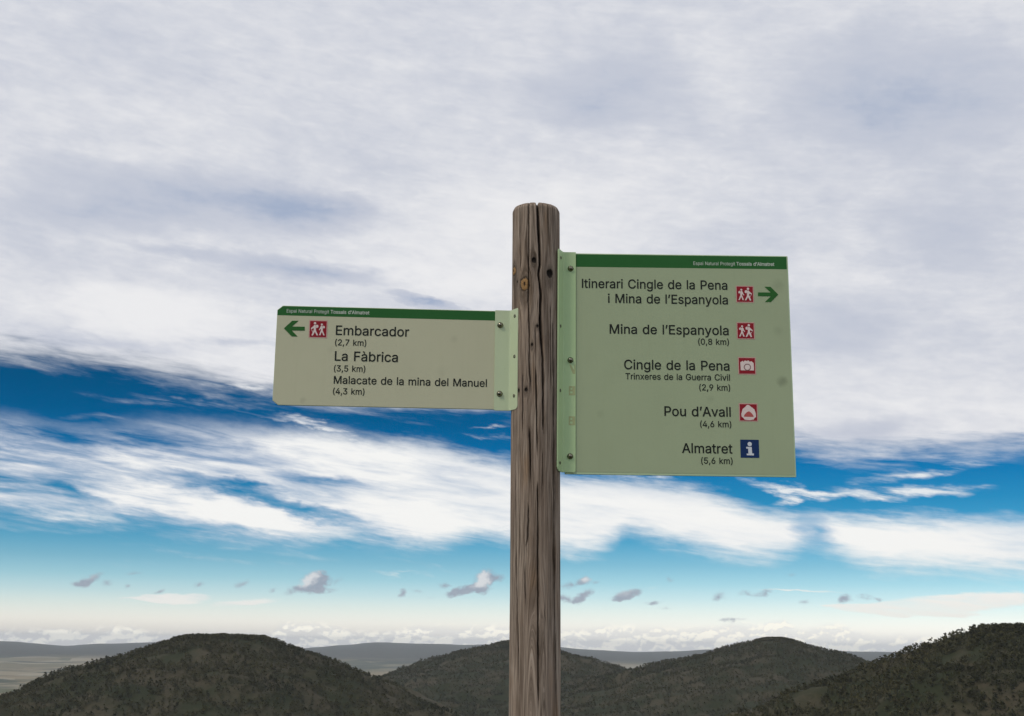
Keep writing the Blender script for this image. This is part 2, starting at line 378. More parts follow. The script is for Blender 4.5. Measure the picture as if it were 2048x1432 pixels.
class Acc:
    """collects shapes (several materials) for one mesh; local frame: x along the board, y out of it (towards the reader), z up"""

    def __init__(self):
        self.v, self.f, self.m = [], [], []

    def add(self, v, f, m=0):
        b = len(self.v)
        self.v += v
        self.f += [tuple(i + b for i in q) for q in f]
        self.m += [m] * len(f)

    def flat(self, loops, y, m=0, nonzero=False):
        """flat print: loops of (x, z); holes allowed"""
        pts2, tri = fill_loops(loops, nonzero)
        pts = [(p[0], y, p[1]) for p in pts2]
        fs = []
        for a, b, c in tri:
            n = (pts[b][0] - pts[a][0]) * (pts[c][2] - pts[a][2]) - (pts[b][2] - pts[a][2]) * (pts[c][0] - pts[a][0])
            # faces look to -y, towards the reader
            fs.append((a, b, c) if n > 0 else (a, c, b))
        self.add(pts, fs, m)

    def slab(self, loop, y0, y1, bevel=0.0, m=0):
        """solid plate from y0 (front) to y1 (back) with a small bevel on the front rim"""
        n = len(loop)
        cx = sum(p[0] for p in loop) / n
        cz = sum(p[1] for p in loop) / n
        if sum(loop[i][0] * loop[(i + 1) % n][1] - loop[(i + 1) % n][0] * loop[i][1] for i in range(n)) < 0:
            loop = loop[::-1]

        def inset(d):
            out = []
            for i in range(n):
                p0, p1, p2 = Vector(loop[i - 1]), Vector(loop[i]), Vector(loop[(i + 1) % n])
                e1, e2 = (p1 - p0).normalized(), (p2 - p1).normalized()
                n1, n2 = Vector((-e1.y, e1.x)), Vector((-e2.y, e2.x))
                k = (n1 + n2)
                k = k / max(0.3, k.dot(n1)) if k.length > 1e-6 else n1
                out.append((p1.x + k.x * d, p1.y + k.y * d))
            return out
        rings = [(inset(bevel), y0), (inset(bevel * .3), y0 + (y1 - y0) * .12), (loop, y0 + (y1 - y0) * .3),
                 (loop, y1 - (y1 - y0) * .2), (inset(bevel * .6), y1)]
        vs, fs = [], []
        for lp, yy in rings:
            vs += [(a, yy, b) for a, b in lp]
        for k in range(len(rings) - 1):
            for i in range(n):
                j = (i + 1) % n
                fs.append((k * n + i, (k + 1) * n + i, (k + 1) * n + j, k * n + j))
        fs.append(tuple(range(n)))
        fs.append(tuple(range((len(rings) - 1) * n, len(rings) * n))[::-1])
        self.add(vs, fs, m)

    def obj(self, name, mats, parent, **k):
        return mesh_obj(name, self.v, self.f, mats, parent, self.m, **k)


def rounded(x0, z0, x1, z1, r, n=5):
    """rounded rectangle, r = radii (bl, br, tr, tl)"""
    out = []
    for (cx, cz, a0, rr) in ((x0, z0, 180, r[0]), (x1, z0, 270, r[1]), (x1, z1, 0, r[2]), (x0, z1, 90, r[3])):
        sx = 1 if cx == x0 else -1
        sz = 1 if cz == z0 else -1
        if rr <= 0:
            out.append((cx, cz)); continue
        for i in range(n + 1):
            a = R(a0 + 90 * i / n)
            out.append((cx + sx * rr + rr * math.cos(a), cz + sz * rr + rr * math.sin(a)))
    return out


# ------------------------------------------------------------------ materials


def new_mat(name):
    m = bpy.data.materials.new(name)
    m.use_nodes = True
    nt = m.node_tree
    Nd.nt = nt
    return m, nt, nt.nodes['Principled BSDF']


def obj_coord(nt):
    return nt.nodes.new('ShaderNodeTexCoord').outputs['Object']


def paint(name, c, rough=0.45, vary=0.10, grime=0.0, dark=None, scale=9.0, spots=(), spec=0.22, bump=0.03):
    """enamel / vinyl: base colour with faint mottling, fine specks, wipe marks, and listed smudges (x, z, radius, strength)"""
    m, nt, b = new_mat(name)
    co = obj_coord(nt)
    c = Vector(c)
    n1 = noise(co, scale, 5, 0.6, 0.3)
    n2 = noise(co, 160.0, 3, 0.6)
    n3 = noise(co, 3.2, 3, 0.5)
    k = dark if dark else tuple(c * (1 - vary * 2))
    f = ((n1 - 0.5) * 1.6 + 0.5).clamp() * 0.6
    cc = mixc(f, tuple(c), k)
    cc = mixc(n3.smooth(0.35, 0.7) * 0.10, cc, tuple(c * 0.82))
    speck = n2.smooth(0.68, 0.78) * 0.5
    cc = mixc(speck, cc, tuple(c * 0.62))
    if grime:
        sep = nt.nodes.new('ShaderNodeSeparateXYZ'); nt.links.new(co, sep.inputs[0])
        run = noise(combine(Nd(sep.outputs[0]) * 60.0, 0.0, Nd(sep.outputs[2]) * 3.0), 1.0, 5, 0.6, 0.2)
        cc = mixc(run.smooth(0.5, 0.8) * grime, cc, tuple(Vector((c.x * .70, c.y * .66, c.z * .55))))
    if spots:
        sep = nt.nodes.new('ShaderNodeSeparateXYZ'); nt.links.new(co, sep.inputs[0])
        wob = noise(co, 55.0, 4, 0.6) - 0.5
        for (sx, sz, r, st) in spots:
            dx = (Nd(sep.outputs[0]) - sx) / r + wob * 1.2
            dz = (Nd(sep.outputs[2]) - sz) / r + wob * 0.9
            d = Nd.m('SQRT', dx * dx + dz * dz)
            cc = mixc((1.0 - d).smooth(-0.1, 0.9) * st, cc, tuple(c * 0.45))
    nt.links.new(cc, b.inputs['Base Color'])
    rr = (n1 - 0.5) * 0.25 + rough
    nt.links.new(rr.s, b.inputs['Roughness'])
    b.inputs['Specular IOR Level'].default_value = spec
    if bump:
        bp = nt.nodes.new('ShaderNodeBump')
        bp.inputs['Strength'].default_value = bump
        bp.inputs['Distance'].default_value = 0.002
        nt.links.new((noise(co, 45.0, 4, 0.5)).s, bp.inputs['Height'])
        nt.links.new(bp.outputs[0], b.inputs['Normal'])
    return m


M = {}
M['film_left'] = paint('pale_stone_film', (0.575, 0.56, 0.39), 0.5, 0.05, 0.10,
                       spots=((-0.462, -0.236, .010, .25), (-0.40, -0.11, .012, .12), (-0.10, -0.075, .012, .15), (-0.13, -0.16, .02, .08)))
M['film_right'] = paint('grey_green_film', (0.395, 0.455, 0.285), 0.5, 0.05, 0.10,
                        spots=((0.5078, -0.3225, .017, .55), (0.5016, -0.1934, .016, .20), (0.5059, -0.0773, .02, .22), (0.06, -0.41, .012, .14), (0.16, -0.20, .02, .08), (0.33, -0.37, .013, .16)))
M['panel_left'] = paint('pale_green_enamel', (0.58, 0.67, 0.44), 0.42, 0.05, 0.08)
M['bracket_left'] = paint('bracket_green_enamel', (0.575, 0.655, 0.43), 0.42, 0.05, 0.10)
M['panel_right'] = paint('pale_green_enamel_worn', (0.52, 0.64, 0.40), 0.42, 0.05, 0.10)
M['bracket_right'] = paint('bracket_green_enamel_worn', (0.54, 0.70, 0.385), 0.42, 0.07, 0.16)
M['band'] = paint('dark_green_print', (0.020, 0.130, 0.024), 0.45, 0.08)
M['arrow'] = paint('green_arrow_print', (0.022, 0.125, 0.020), 0.5, 0.05)
M['black'] = paint('black_print', (0.010, 0.013, 0.009), 0.5, 0.0)
M['white_print'] = paint('white_print', (0.60, 0.66, 0.56), 0.5, 0.03)
M['red'] = paint('crimson_print', (0.30, 0.008, 0.018), 0.5, 0.06)
M['pink'] = paint('faded_pink_print', (0.62, 0.36, 0.32), 0.5, 0.05)
M['figure'] = paint('off_white_print', (0.80, 0.66, 0.62), 0.5, 0.04)
M['lens_grey'] = paint('grey_red_print', (0.28, 0.14, 0.14), 0.5, 0.04)
M['brick_red'] = paint('brick_red_print', (0.50, 0.10, 0.09), 0.5, 0.06)
M['blue'] = paint('navy_print', (0.006, 0.030, 0.12), 0.5, 0.06)
M['info_white'] = paint('bluish_white_print', (0.70, 0.72, 0.76), 0.5, 0.04)
M['tape'] = paint('yellowed_glue', (0.50, 0.53, 0.27), 0.6, 0.2, scale=120)


def metal(name, c, rough):
    m, nt, b = new_mat(name)
    co = obj_coord(nt)
    n = noise(co, 400.0, 4, 0.6)
    nt.links.new(mixc(n.smooth(0.3, 0.8), c, tuple(q * 0.55 for q in c)), b.inputs['Base Color'])
    b.inputs['Metallic'].default_value = 1.0
    nt.links.new(((n - 0.5) * 0.3 + rough).s, b.inputs['Roughness'])
    return m


M['steel'] = metal('weathered_steel', (0.27, 0.25, 0.19), 0.22)
M['screw'] = metal('dull_screw_steel', (0.20, 0.20, 0.15), 0.5)
M['rust'] = paint('rusty_recess', (0.035, 0.03, 0.018), 0.8, 0.2, scale=300)


def wood_material():
    m, nt, b = new_mat('weathered_pine')
    at = nt.nodes.new('ShaderNodeAttribute'); at.attribute_name = 'flow'
    kn = nt.nodes.new('ShaderNodeAttribute'); kn.attribute_name = 'knot'
    ck = nt.nodes.new('ShaderNodeAttribute'); ck.attribute_name = 'cleft'
    sep = nt.nodes.new('ShaderNodeSeparateXYZ')
    nt.links.new(at.outputs['Vector'], sep.inputs[0])
    fu, fz = Nd(sep.outputs[0]), Nd(sep.outputs[2])      # metres round the post, metres up
    a = noise(combine(fu * 420.0, 0.0, fz * 9.0), 1.0, 5, 0.65, 0.25)      # fine fibre
    c = noise(combine(fu * 110.0, 3.0, fz * 3.2), 1.0, 4, 0.6, 0.3)        # growth bands
    d = noise(combine(fu * 26.0, 5.0, fz * 2.4), 1.0, 4, 0.6)              # broad weathering
    e = noise(combine(fu * 900.0, 9.0, fz * 60.0), 1.0, 3, 0.7)            # nap
    grey = mixc(d.smooth(0.32, 0.68), (0.475, 0.378, 0.300), (0.300, 0.222, 0.168))
    warm = noise(combine(fu * 30.0, 11.0, fz * 4.0), 1.0, 3, 0.6).smooth(0.52, 0.72)
    grey = mixc(warm * 0.7, grey, (0.33, 0.205, 0.115))
    fib = ((a - 0.5) * 2.6 + (c - 0.5) * 2.3 + 0.55).clamp()
    col = mixc(fib, tuple(Vector((0.085, 0.058, 0.040))), grey)
    col = mixc(a.smooth(0.56, 0.78) * 0.5, col, (0.50, 0.43, 0.37))
    col = mixc(e.smooth(0.55, 0.8) * 0.35, col, (0.10, 0.078, 0.06))
    k = Nd(kn.outputs['Fac'])
    # knots: 0..1 tan heart wood, 1..2 black dead knot, ring first
    tan = mixc(noise(combine(fu * 600.0, 0.0, fz * 600.0), 1.0, 3, 0.6).smooth(0.3, 0.7), (0.44, 0.265, 0.11), (0.20, 0.10, 0.04))
    sk = nt.nodes.new('ShaderNodeSeparateColor')
    nt.links.new(kn.outputs['Color'], sk.inputs[0])
    col = mixc(Nd(sk.outputs[2]), col, (0.075, 0.055, 0.040))   # dark resin halo
    col = mixc(Nd(sk.outputs[0]), col, tan)
    col = mixc(Nd(sk.outputs[1]), col, (0.010, 0.007, 0.005))
    col = mixc(Nd(ck.outputs['Fac']).clamp() * 0.85, col, (0.035, 0.026, 0.020))   # shade deep in the clefts, painted into the wood colour
    nt.links.new(col, b.inputs['Base Color'])
    b.inputs['Roughness'].default_value = 0.85
    b.inputs['Specular IOR Level'].default_value = 0.25
    bp = nt.nodes.new('ShaderNodeBump')
    bp.inputs['Strength'].default_value = 0.75
    bp.inputs['Distance'].default_value = 0.0012
    nt.links.new((a * 0.7 + c * 0.6 + e * 0.3).s, bp.inputs['Height'])
    nt.links.new(bp.outputs[0], b.inputs['Normal'])
    return m


M['wood'] = wood_material()

# ------------------------------------------------------------------ terrain (polar sheet about the eye, out past the horizon)


def smoothstep(a, b, x):
    t = np.clip((x - a) / (b - a), 0, 1)
    return t * t * (3 - 2 * t)


class VNoise:
    def __init__(self, seed, n=256):
        self.t = np.random.default_rng(seed).random((n, n)); self.n = n

    def __call__(self, x, y, octv=4, rough=0.5):
        s = 0; a = 1; tot = 0
        x = np.asarray(x, float); y = np.asarray(y, float)
        for _ in range(octv):
            xi = np.floor(x).astype(int); yi = np.floor(y).astype(int)
            fx = x - xi; fy = y - yi
            fx = fx * fx * (3 - 2 * fx); fy = fy * fy * (3 - 2 * fy)
            n = self.n; t = self.t
            v = (t[xi % n, yi % n] * (1 - fx) + t[(xi + 1) % n, yi % n] * fx) * (1 - fy) + \
                (t[xi % n, (yi + 1) % n] * (1 - fx) + t[(xi + 1) % n, (yi + 1) % n] * fx) * fy
            s = s + v * a; tot += a; a *= rough; x = x * 2.03 + 11.7; y = y * 2.03 + 5.3
        return s / tot


VN = VNoise(3)


TREE_H = 4.2
PLAIN = -215.0


def hill_z(x, y, h):
    """a flat-topped wooded hill; h = azimuth, distance, crest elevation (deg), half width of the top (deg), slope"""
    az, r, el, hw, sl = h
    cx, cy = r * math.sin(R(az)), r * math.cos(R(az))
    top = r * math.tan(R(el)) - TREE_H * 0.7
    w = r * math.tan(R(hw))
    dx, dy = x - cx, y - cy
    ang = np.arctan2(dy, dx)
    wob = 1.0 + 0.30 * (VN(ang * 1.6 + az + 50, np.full_like(ang, 2.5), 3) - 0.5)
    d = np.sqrt(dx * dx + (dy * 0.8) ** 2) / wob
    dd = np.maximum(0.0, d - w)
    gully = (VN(x / 55 + 300, y / 55 + 300, 4) - 0.5)
    fall = sl * (np.sqrt(dd * dd + 14.0 ** 2) - 14.0)
    return top - fall + gully * np.minimum(fall * 0.6, 30.0) - 0.0006 * np.minimum(d, w) ** 2 + (VN(x / 16 + 70, y / 40 + 30, 2) - 0.5) * 2.0


def terrain(az, r):
    x = r * np.sin(np.radians(az)); y = r * np.cos(np.radians(az))
    h = -1.58 - 0.002 * r - 34.0 * smoothstep(13, 240, r) + (PLAIN + 38.0) * smoothstep(240, 2600, r)
    h = h + smoothstep(60, 500, r) * (VN(x / 70 + 500, y / 70 + 500, 4) - 0.5) * 3.0
    h = h + smoothstep(1500, 4000, r) * (VN(x / 700 + 500, y / 700 + 500, 4) - 0.45) * 60.0
    far = r * np.tan(np.radians(-0.16 + 0.55 * (VN(az / 5.0 + 60, np.full_like(r, 8.2), 4) - 0.5)))
    t = smoothstep(9000, 19000, r) * (1 - smoothstep(21000, 24000, r) * 0.5)
    h = h * (1 - t) + far * t
    for q in HILLS:
        z = hill_z(x, y, q)
        h = np.maximum(h, z)
    return h


def build_ground():
    azf = np.arange(-34, 34.01, 0.20)
    azb = np.arange(38, 322.01, 4.0)
    az = np.concatenate([azf, azb]); na = len(az)
    r = np.concatenate([[0.3, 1, 2, 3, 4, 5, 6, 8, 10, 13, 17, 22, 30, 40, 55, 75, 100, 130, 170, 220, 270],
                        np.geomspace(300, 3600, 420), np.geomspace(3700, 24000, 90)])
    azw = np.where(az > 180, az - 360, az)
    A, Rr = np.meshgrid(azw, r)
    H = terrain(A, Rr)
    X = Rr * np.sin(np.radians(A)); Y = Rr * np.cos(np.radians(A))
    vs = np.stack([X, Y, H], -1).reshape(-1, 3)
    fs = []
    nr = len(r)
    for i in range(nr - 1):
        for j in range(na):
            k = (j + 1) % na
            fs.append((i * na + j, i * na + k, (i + 1) * na + k, (i + 1) * na + j))
    vs = list(map(tuple, vs)) + [(0, 0, float(terrain(np.array(0.0), np.array(0.3))))]
    for j in range(na):
        fs.append((len(vs) - 1, (j + 1) % na, j))
    m, nt, b = new_mat('dry_land')
    g = nt.nodes.new('ShaderNodeNewGeometry').outputs['Position']
    n1 = noise(g, 0.02, 6, 0.6, 0.4); n2 = noise(g, 0.35, 5, 0.65); n3 = noise(g, 6.0, 4, 0.7)
    hillc = mixc(n1.smooth(0.4, 0.62), (0.026, 0.030, 0.013), (0.060, 0.050, 0.030))
    hillc = mixc(n2.smooth(0.45, 0.7) * 0.6, hillc, (0.020, 0.026, 0.011))
    hillc = mixc(n3.smooth(0.55, 0.8) * 0.4, hillc, (0.085, 0.072, 0.050))
    # the far valley: a patchwork of fields, orchards and scrub
    vo = nt.nodes.new('ShaderNodeTexVoronoi')
    vo.inputs['Scale'].default_value = 0.0032
    vo.inputs['Randomness'].default_value = 0.9
    wp = nt.nodes.new('ShaderNodeMapping'); wp.inputs['Scale'].default_value = (1.0, 0.55, 0.0)
    nt.links.new(g, wp.inputs['Vector']); nt.links.new(wp.outputs[0], vo.inputs['Vector'])
    vs_ = nt.nodes.new('ShaderNodeSeparateColor'); nt.links.new(vo.outputs['Color'], vs_.inputs[0])
    n4 = noise(g, 0.0011, 5, 0.6, 0.3)
    field = mixc(Nd(vs_.outputs[0]), (0.070, 0.080, 0.032), (0.24, 0.19, 0.11))
    field = mixc(Nd(vs_.outputs[1]).smooth(0.6, 0.9), field, (0.30, 0.26, 0.18))
    field = mixc(n4.smooth(0.48, 0.60), field, (0.045, 0.055, 0.028))
    sz = nt.nodes.new('ShaderNodeSeparateXYZ'); nt.links.new(g, sz.inputs[0])
    c = mixc(Nd(sz.outputs[2]).smooth(-190.0, -150.0), field, hillc)
    nt.links.new(c, b.inputs['Base Color'])
    b.inputs['Roughness'].default_value = 0.95
    b.inputs['Specular IOR Level'].default_value = 0.1
    return tag(mesh_obj('ground', vs, [q[::-1] for q in fs], m, smooth=True), kind='structure')


build_ground()


def build_woods():
    """pines and evergreen oaks covering the far ridges: reads as one mass"""
    m, nt, b = new_mat('far_foliage')
    at = nt.nodes.new('ShaderNodeAttribute'); at.attribute_name = 'tone'
    g = nt.nodes.new('ShaderNodeNewGeometry').outputs['Position']
    t = Nd(at.outputs['Fac'])
    c = mixc(t, (0.015, 0.021, 0.009), (0.075, 0.068, 0.030))
    c = mixc(noise(g, 1.6, 3, 0.7).smooth(0.45, 0.7) * 0.6, c, (0.034, 0.030, 0.015))
    nt.links.new(c, b.inputs['Base Color'])
    b.inputs['Roughness'].default_value = 0.9
    b.inputs['Specular IOR Level'].default_value = 0.1

    # three crown templates made of many small leaf-clump triangles, one trunk each
    def crown(seed, n, tall):
        q = np.random.default_rng(seed)
        V, F = [], []
        for i in range(n):
            a = q.random() * 2 * math.pi
            hgt = q.random() ** 0.8
            if tall: rad = (0.42 * (1 - hgt) ** 0.7 + 0.05) * q.random() ** 0.4
            else: rad = 0.62 * math.sqrt(max(0.02, 1 - (2 * hgt - 0.85) ** 2 * 0.9)) * q.random() ** 0.4
            ctr = np.array([math.cos(a) * rad, math.sin(a) * rad, 0.10 + hgt * 0.90])
            s = 0.15 + 0.17 * q.random()
            P = ctr + (q.random((3, 3)) - 0.5) * 2 * s
            k = len(V); V += list(P); F.append((k, k + 1, k + 2))
        for a in range(3):
            a0, a1 = a * 2.094, (a + 1) * 2.094
            k = len(V)
            V += [np.array([.05 * math.cos(a0), .05 * math.sin(a0), -0.1]), np.array([.05 * math.cos(a1), .05 * math.sin(a1), -0.1]), np.array([0, 0, 0.8])]
            F.append((k, k + 1, k + 2))
        return np.array(V), np.array(F)
    T = [crown(q, 24, q % 2 == 0) for q in (1, 2, 3, 4, 5, 6)]
    labels = ('low dark wooded hill on the skyline far to the left of the post',
              'distant wooded rise just showing behind the foot of the post',
              'small dark wooded hilltop on the skyline right of the post',
              'dark wooded hill rising at the far right of the skyline')
    for hi, (hill, lab) in enumerate(zip(HILLS, labels)):
        az0, r0, el0, hw, sl = hill
        q = np.random.default_rng(hi + 5)
        w = r0 * math.tan(R(hw))
        reach = w + 150.0 / sl
        n = int(min(20000, 3.1 * reach * reach / 22.0))
        a = -math.pi * (-0.06 + 1.12 * q.random(n))
        d = np.concatenate([reach * q.random(n - n // 16) ** 0.62, (w + 20) * np.sqrt(q.random(n // 16))])
        x = r0 * math.sin(R(az0)) + d * np.cos(a); y = r0 * math.cos(R(az0)) + d * np.sin(a)
        r = np.hypot(x, y); az = np.degrees(np.arctan2(x, y))
        z = terrain(az, r)
        keep = (y < r0 * math.cos(R(az0)) + w + 25) & (VN(x / 30 + 90, y / 30 + 20, 3) > 0.27) & (z > PLAIN + 12) \
            & (np.abs(az) < 29) & (z / r > -0.062)
        x, y, z, r, az = (t[keep] for t in (x, y, z, r, az))
        hs = TREE_H * (0.40 + 0.80 * q.random(len(x)) ** 1.3)
        V, F, TN = [], [], []
        off = 0
        ty = q.integers(0, 6, len(x)); rot = q.random(len(x)) * 6.28
        kind = VN(x / 60 + 10, y / 60 + 10, 3)
        for i in range(len(x)):
            tv, tf = T[ty[i]]
            c_, s_ = math.cos(rot[i]), math.sin(rot[i])
            wd = hs[i] * (1.15 if ty[i] % 2 else 0.95)
            P = np.stack([(tv[:, 0] * c_ - tv[:, 1] * s_) * wd, (tv[:, 0] * s_ + tv[:, 1] * c_) * wd, tv[:, 2] * hs[i]], -1)
            P += (x[i], y[i], z[i] - 0.3)
            V.append(P); F.append(tf + off); off += len(tv)
            TN.append(np.clip(kind[i] * 0.9 - 0.1 + q.random() * 0.4 + q.random(len(tv)) * 0.3, 0, 1))
        V = np.concatenate(V); F = np.concatenate(F); TN = np.concatenate(TN)
        me = bpy.data.meshes.new('wood')
        me.vertices.add(len(V)); me.vertices.foreach_set('co', V.ravel())
        me.loops.add(F.size); me.loops.foreach_set('vertex_index', F.ravel())
        me.polygons.add(len(F)); me.polygons.foreach_set('loop_start', np.arange(0, F.size, 3))
        me.update(); me.validate()
        at_ = me.attributes.new('tone', 'FLOAT', 'POINT'); at_.data.foreach_set('value', TN)
        me.materials.append(m)
        o = bpy.data.objects.new('wood', me); COL.objects.link(o)
        tag(o, lab, 'wood', 'stuff')


build_woods()


def build_haze():
    """clear winter air with a little haze: pales the valley kilometres away, leaves the near things untouched"""
    x, z0, z1 = 25500.0, -330.0, 70.0
    v = [(a * x, b * x, c) for a in (-1, 1) for b in (-1, 1) for c in (z0, z1)]
    f = [(0, 1, 3, 2), (4, 6, 7, 5), (0, 4, 5, 1), (2, 3, 7, 6), (0, 2, 6, 4), (1, 5, 7, 3)]
    m = bpy.data.materials.new('haze')
    m.use_nodes = True
    nt = m.node_tree
    nt.nodes.clear()
    o = nt.nodes.new('ShaderNodeOutputMaterial')
    p = nt.nodes.new('ShaderNodeVolumePrincipled')
    p.inputs['Color'].default_value = (0.86, 0.92, 1.0, 1)
    p.inputs['Density'].default_value = 0.000032
    nt.links.new(p.outputs[0], o.inputs['Volume'])
    ob = mesh_obj('haze', v, f, m)
    tag(ob, kind='stuff')


build_haze()

# ------------------------------------------------------------------ the signpost
BASE_Z = -1.58
PX, PY = 0.0729, 3.02                      # foot of the post
LEAN = (0.05622 - 0.06287) / (1.059 - 0.014)   # metres sideways per metre up


def axis_x(z):
    return 0.06287 + (z - 0.014) * LEAN


root = bpy.data.objects.new('signpost', None)
COL.objects.link(root)
root.location = (axis_x(BASE_Z), PY, BASE_Z)
tag(root, 'weathered wooden trail signpost with two pale green direction panels bolted to it', 'signpost')
ORG = Vector(root.location)


def build_post():
    rad = 0.0598
    ph = np.concatenate([np.linspace(-104, 104, 380), np.linspace(108, 252, 40)])
    zt = POST_TOP
    z = np.concatenate([np.linspace(BASE_Z - 0.3, -0.25, 60), np.linspace(-0.247, zt - 0.004, 560)])
    P, Z = np.meshgrid(np.where(ph > 180, ph - 360, ph), z)
    arc = np.radians(P) * rad * 1000          # mm
    zm = Z * 1000
    n1 = VN(arc / 3.0 + 50, zm / 260 + 9, 4)
    n2 = VN(arc / 14.0 + 90, zm / 500 + 3, 3)
    disp = (n1 - 0.5) * 0.9 + (n2 - 0.5) * 2.2
    wear = VN(arc / 1.3 + 10, zm / 120 + 3, 2)
    disp -= np.clip(wear - 0.62, 0, 1) * 3.0
    knot = np.zeros(P.shape + (3,))
    flow = arc.copy()
    tot_push = np.zeros_like(arc)
    for (pk, zk, rk, kind) in KNOTS:
        rmm = rk * 1.2
        da = arc - math.radians(pk) * rad * 1000
        dz = (zm - zk * 1000)
        wob = (VN(arc / 4 + zk * 90, zm / 5, 3) - 0.5) * 0.5
        # fibres flow round the knot
        Rk = rmm * 1.5
        tot_push += da * Rk * Rk / (da * da + (dz * 0.33) ** 2 + Rk * Rk * 0.45)
        d = np.sqrt((da) ** 2 + (dz * 0.78) ** 2) / rmm + wob
        if kind == 1:
            knot[..., 0] = np.maximum(knot[..., 0], smoothstep(1.0, 0.85, d))
            ring = np.exp(-((d - 1.02) / 0.12) ** 2)
            knot[..., 1] = np.maximum(knot[..., 1], ring * 0.75)
            knot[..., 1] = np.maximum(knot[..., 1], smoothstep(0.34, 0.18, np.sqrt((da * 1.2) ** 2 + (dz * .5) ** 2) / rmm + wob) * 0.9)
            disp += smoothstep(1.5, 0.5, d) * 0.9 - ring * 1.5
        else:
            knot[..., 1] = np.maximum(knot[..., 1], smoothstep(1.15, 0.85, d) * 0.95)
            disp -= smoothstep(1.0, 0.6, d) * rmm * 0.55
        halo = np.sqrt(da ** 2 + ((dz + rmm * 0.9) * 0.36) ** 2) / rmm + wob
        knot[..., 2] = np.maximum(knot[..., 2], smoothstep(1.9, 0.8, halo) * 0.55)
    flow = arc - np.clip(tot_push, -11, 11)
    # cathedral grain low on the left of the post
    zz = np.clip(0.20 - Z, 0, 0.5) * 1000
    wgt = np.exp(-((arc + 13) / 13.0) ** 2)
    flow = flow + wgt * zz * 0.11
    wgt2 = np.exp(-((arc - 22) / 9.0) ** 2)
    flow = flow - wgt2 * zz * 0.07
    flow += (VN(zm / 160 + 4, arc / 40 + 7, 3) - 0.5) * 4
    cleft = np.zeros_like(arc)
    for (dep, wid, pl) in CRACKS:
        zs = np.array([q[1] for q in pl]); ps = np.array([q[0] for q in pl])
        o = np.argsort(zs)
        pc = np.interp(Z, zs[o], ps[o])
        ac = np.radians(pc) * rad * 1000 + (VN(zm / 14 + dep, np.full_like(zm, wid * 9), 3) - 0.5) * 1.3
        lo, hi = zs.min(), zs.max()
        fade = smoothstep(lo - 0.002, lo + 0.07, Z)
        fade = fade * (1 - smoothstep(hi - 0.03, hi + 0.002, Z)) if hi < zt - 0.03 else fade
        wv = wid * (1.0 if wid > 2 else 1.5) * (0.55 + 0.9 * VN(zm / 60 + wid, np.full_like(zm, dep), 3)) * (0.35 + 0.65 * fade)
        g = np.exp(-(np.abs(arc - ac) / wv) ** 2.4)
        disp -= g * dep * fade
        lip = np.exp(-((np.abs(arc - ac) - wv * 1.6) / (wv * 0.7)) ** 2)
        disp += lip * 0.35 * fade
        cleft = np.maximum(cleft, g * fade * min(1.0, 0.6 + dep / 12))
    # rounded, worn top
    edge = zt - Z
    disp = disp * (0.45 + 0.55 * smoothstep(0.0, 0.05, edge))
    rr = rad + disp / 1000.0
    chamf = np.clip(0.011 - edge, 0, 0.011)
    rr = rr - (chamf / 0.011) ** 2.2 * 0.006
    # vertical end notches: the big cleft also opens the top
    X = axis_x(Z) + rr * np.sin(np.radians(P))
    Y = PY - rr * np.cos(np.radians(P))
    na, nz = P.shape[1], P.shape[0]
    V = np.stack([X - ORG.x, Y - ORG.y, Z - ORG.z], -1).reshape(-1, 3)
    i = np.arange(nz - 1)[:, None]; j = np.arange(na)[None, :]; k = (j + 1) % na
    F = np.stack([i * na + j, i * na + k, (i + 1) * na + k, (i + 1) * na + j], -1).reshape(-1, 4)
    # top cap: concentric rings over a sawn, slightly domed end
    caps = []
    ringN = 24
    topx, topz = axis_x(zt), zt
    last = (nz - 1) * na
    phr = np.radians(np.where(ph > 180, ph - 360, ph))
    r_edge = rr[-1]
    Vc, attrs = [], []
    for t in range(1, ringN + 1):
        f = 1 - t / ringN
        rc = r_edge * f
        px, py = rc * np.sin(phr), -rc * np.cos(phr)
        # the main cleft runs inwards from the front, closing towards the heart
        ph_c = math.radians(np.interp(zt, [CRACKS[0][2][0][1] - 1, CRACKS[0][2][0][1]], [CRACKS[0][2][0][0]] * 2))
        dline = px * math.cos(ph_c) + py * math.sin(ph_c)
        depth_in = -(py * math.cos(ph_c) - px * math.sin(ph_c))
        g = np.exp(-(dline * 1000 / (0.6 + 2.4 * np.clip(depth_in / rad, 0, 1))) ** 2) * smoothstep(0.0, 0.02, depth_in)
        hh = zt + 0.0005 + 0.0025 * (1 - f * f) + 0.0012 * (VN(px * 900 + 40, py * 900 + 40, 3) - 0.5) - g * 0.006
        Vc.append(np.stack([topx + px - ORG.x, PY + py - ORG.y, hh - ORG.z], -1))
        attrs.append(g)
    Vc = np.concatenate(Vc)
    nv = len(V)
    F2 = []
    rows = [np.arange(last, last + na)] + [nv + t * na + np.arange(na) for t in range(ringN)]
    for a_, b_ in zip(rows[:-1], rows[1:]):
        F2.append(np.stack([a_, np.roll(a_, -1), np.roll(b_, -1), b_], -1))
    F = np.concatenate([F, np.concatenate(F2)])
    V = np.concatenate([V, Vc])
    # fields
    fl = np.stack([flow / 1000.0, np.zeros_like(flow), Z], -1).reshape(-1, 3)
    fl = np.concatenate([fl, np.stack([(Vc[:, 0]) * 0.7, Vc[:, 2] * 0, Vc[:, 1] * 3], -1)])
    kc = np.concatenate([knot.reshape(-1, 3), np.zeros((len(Vc), 3))])
    cl = np.concatenate([cleft.ravel(), np.concatenate(attrs)])
    me = bpy.data.meshes.new('wooden_post')
    me.vertices.add(len(V)); me.vertices.foreach_set('co', V.astype(np.float32).ravel())
    me.loops.add(F.size); me.loops.foreach_set('vertex_index', F.ravel())
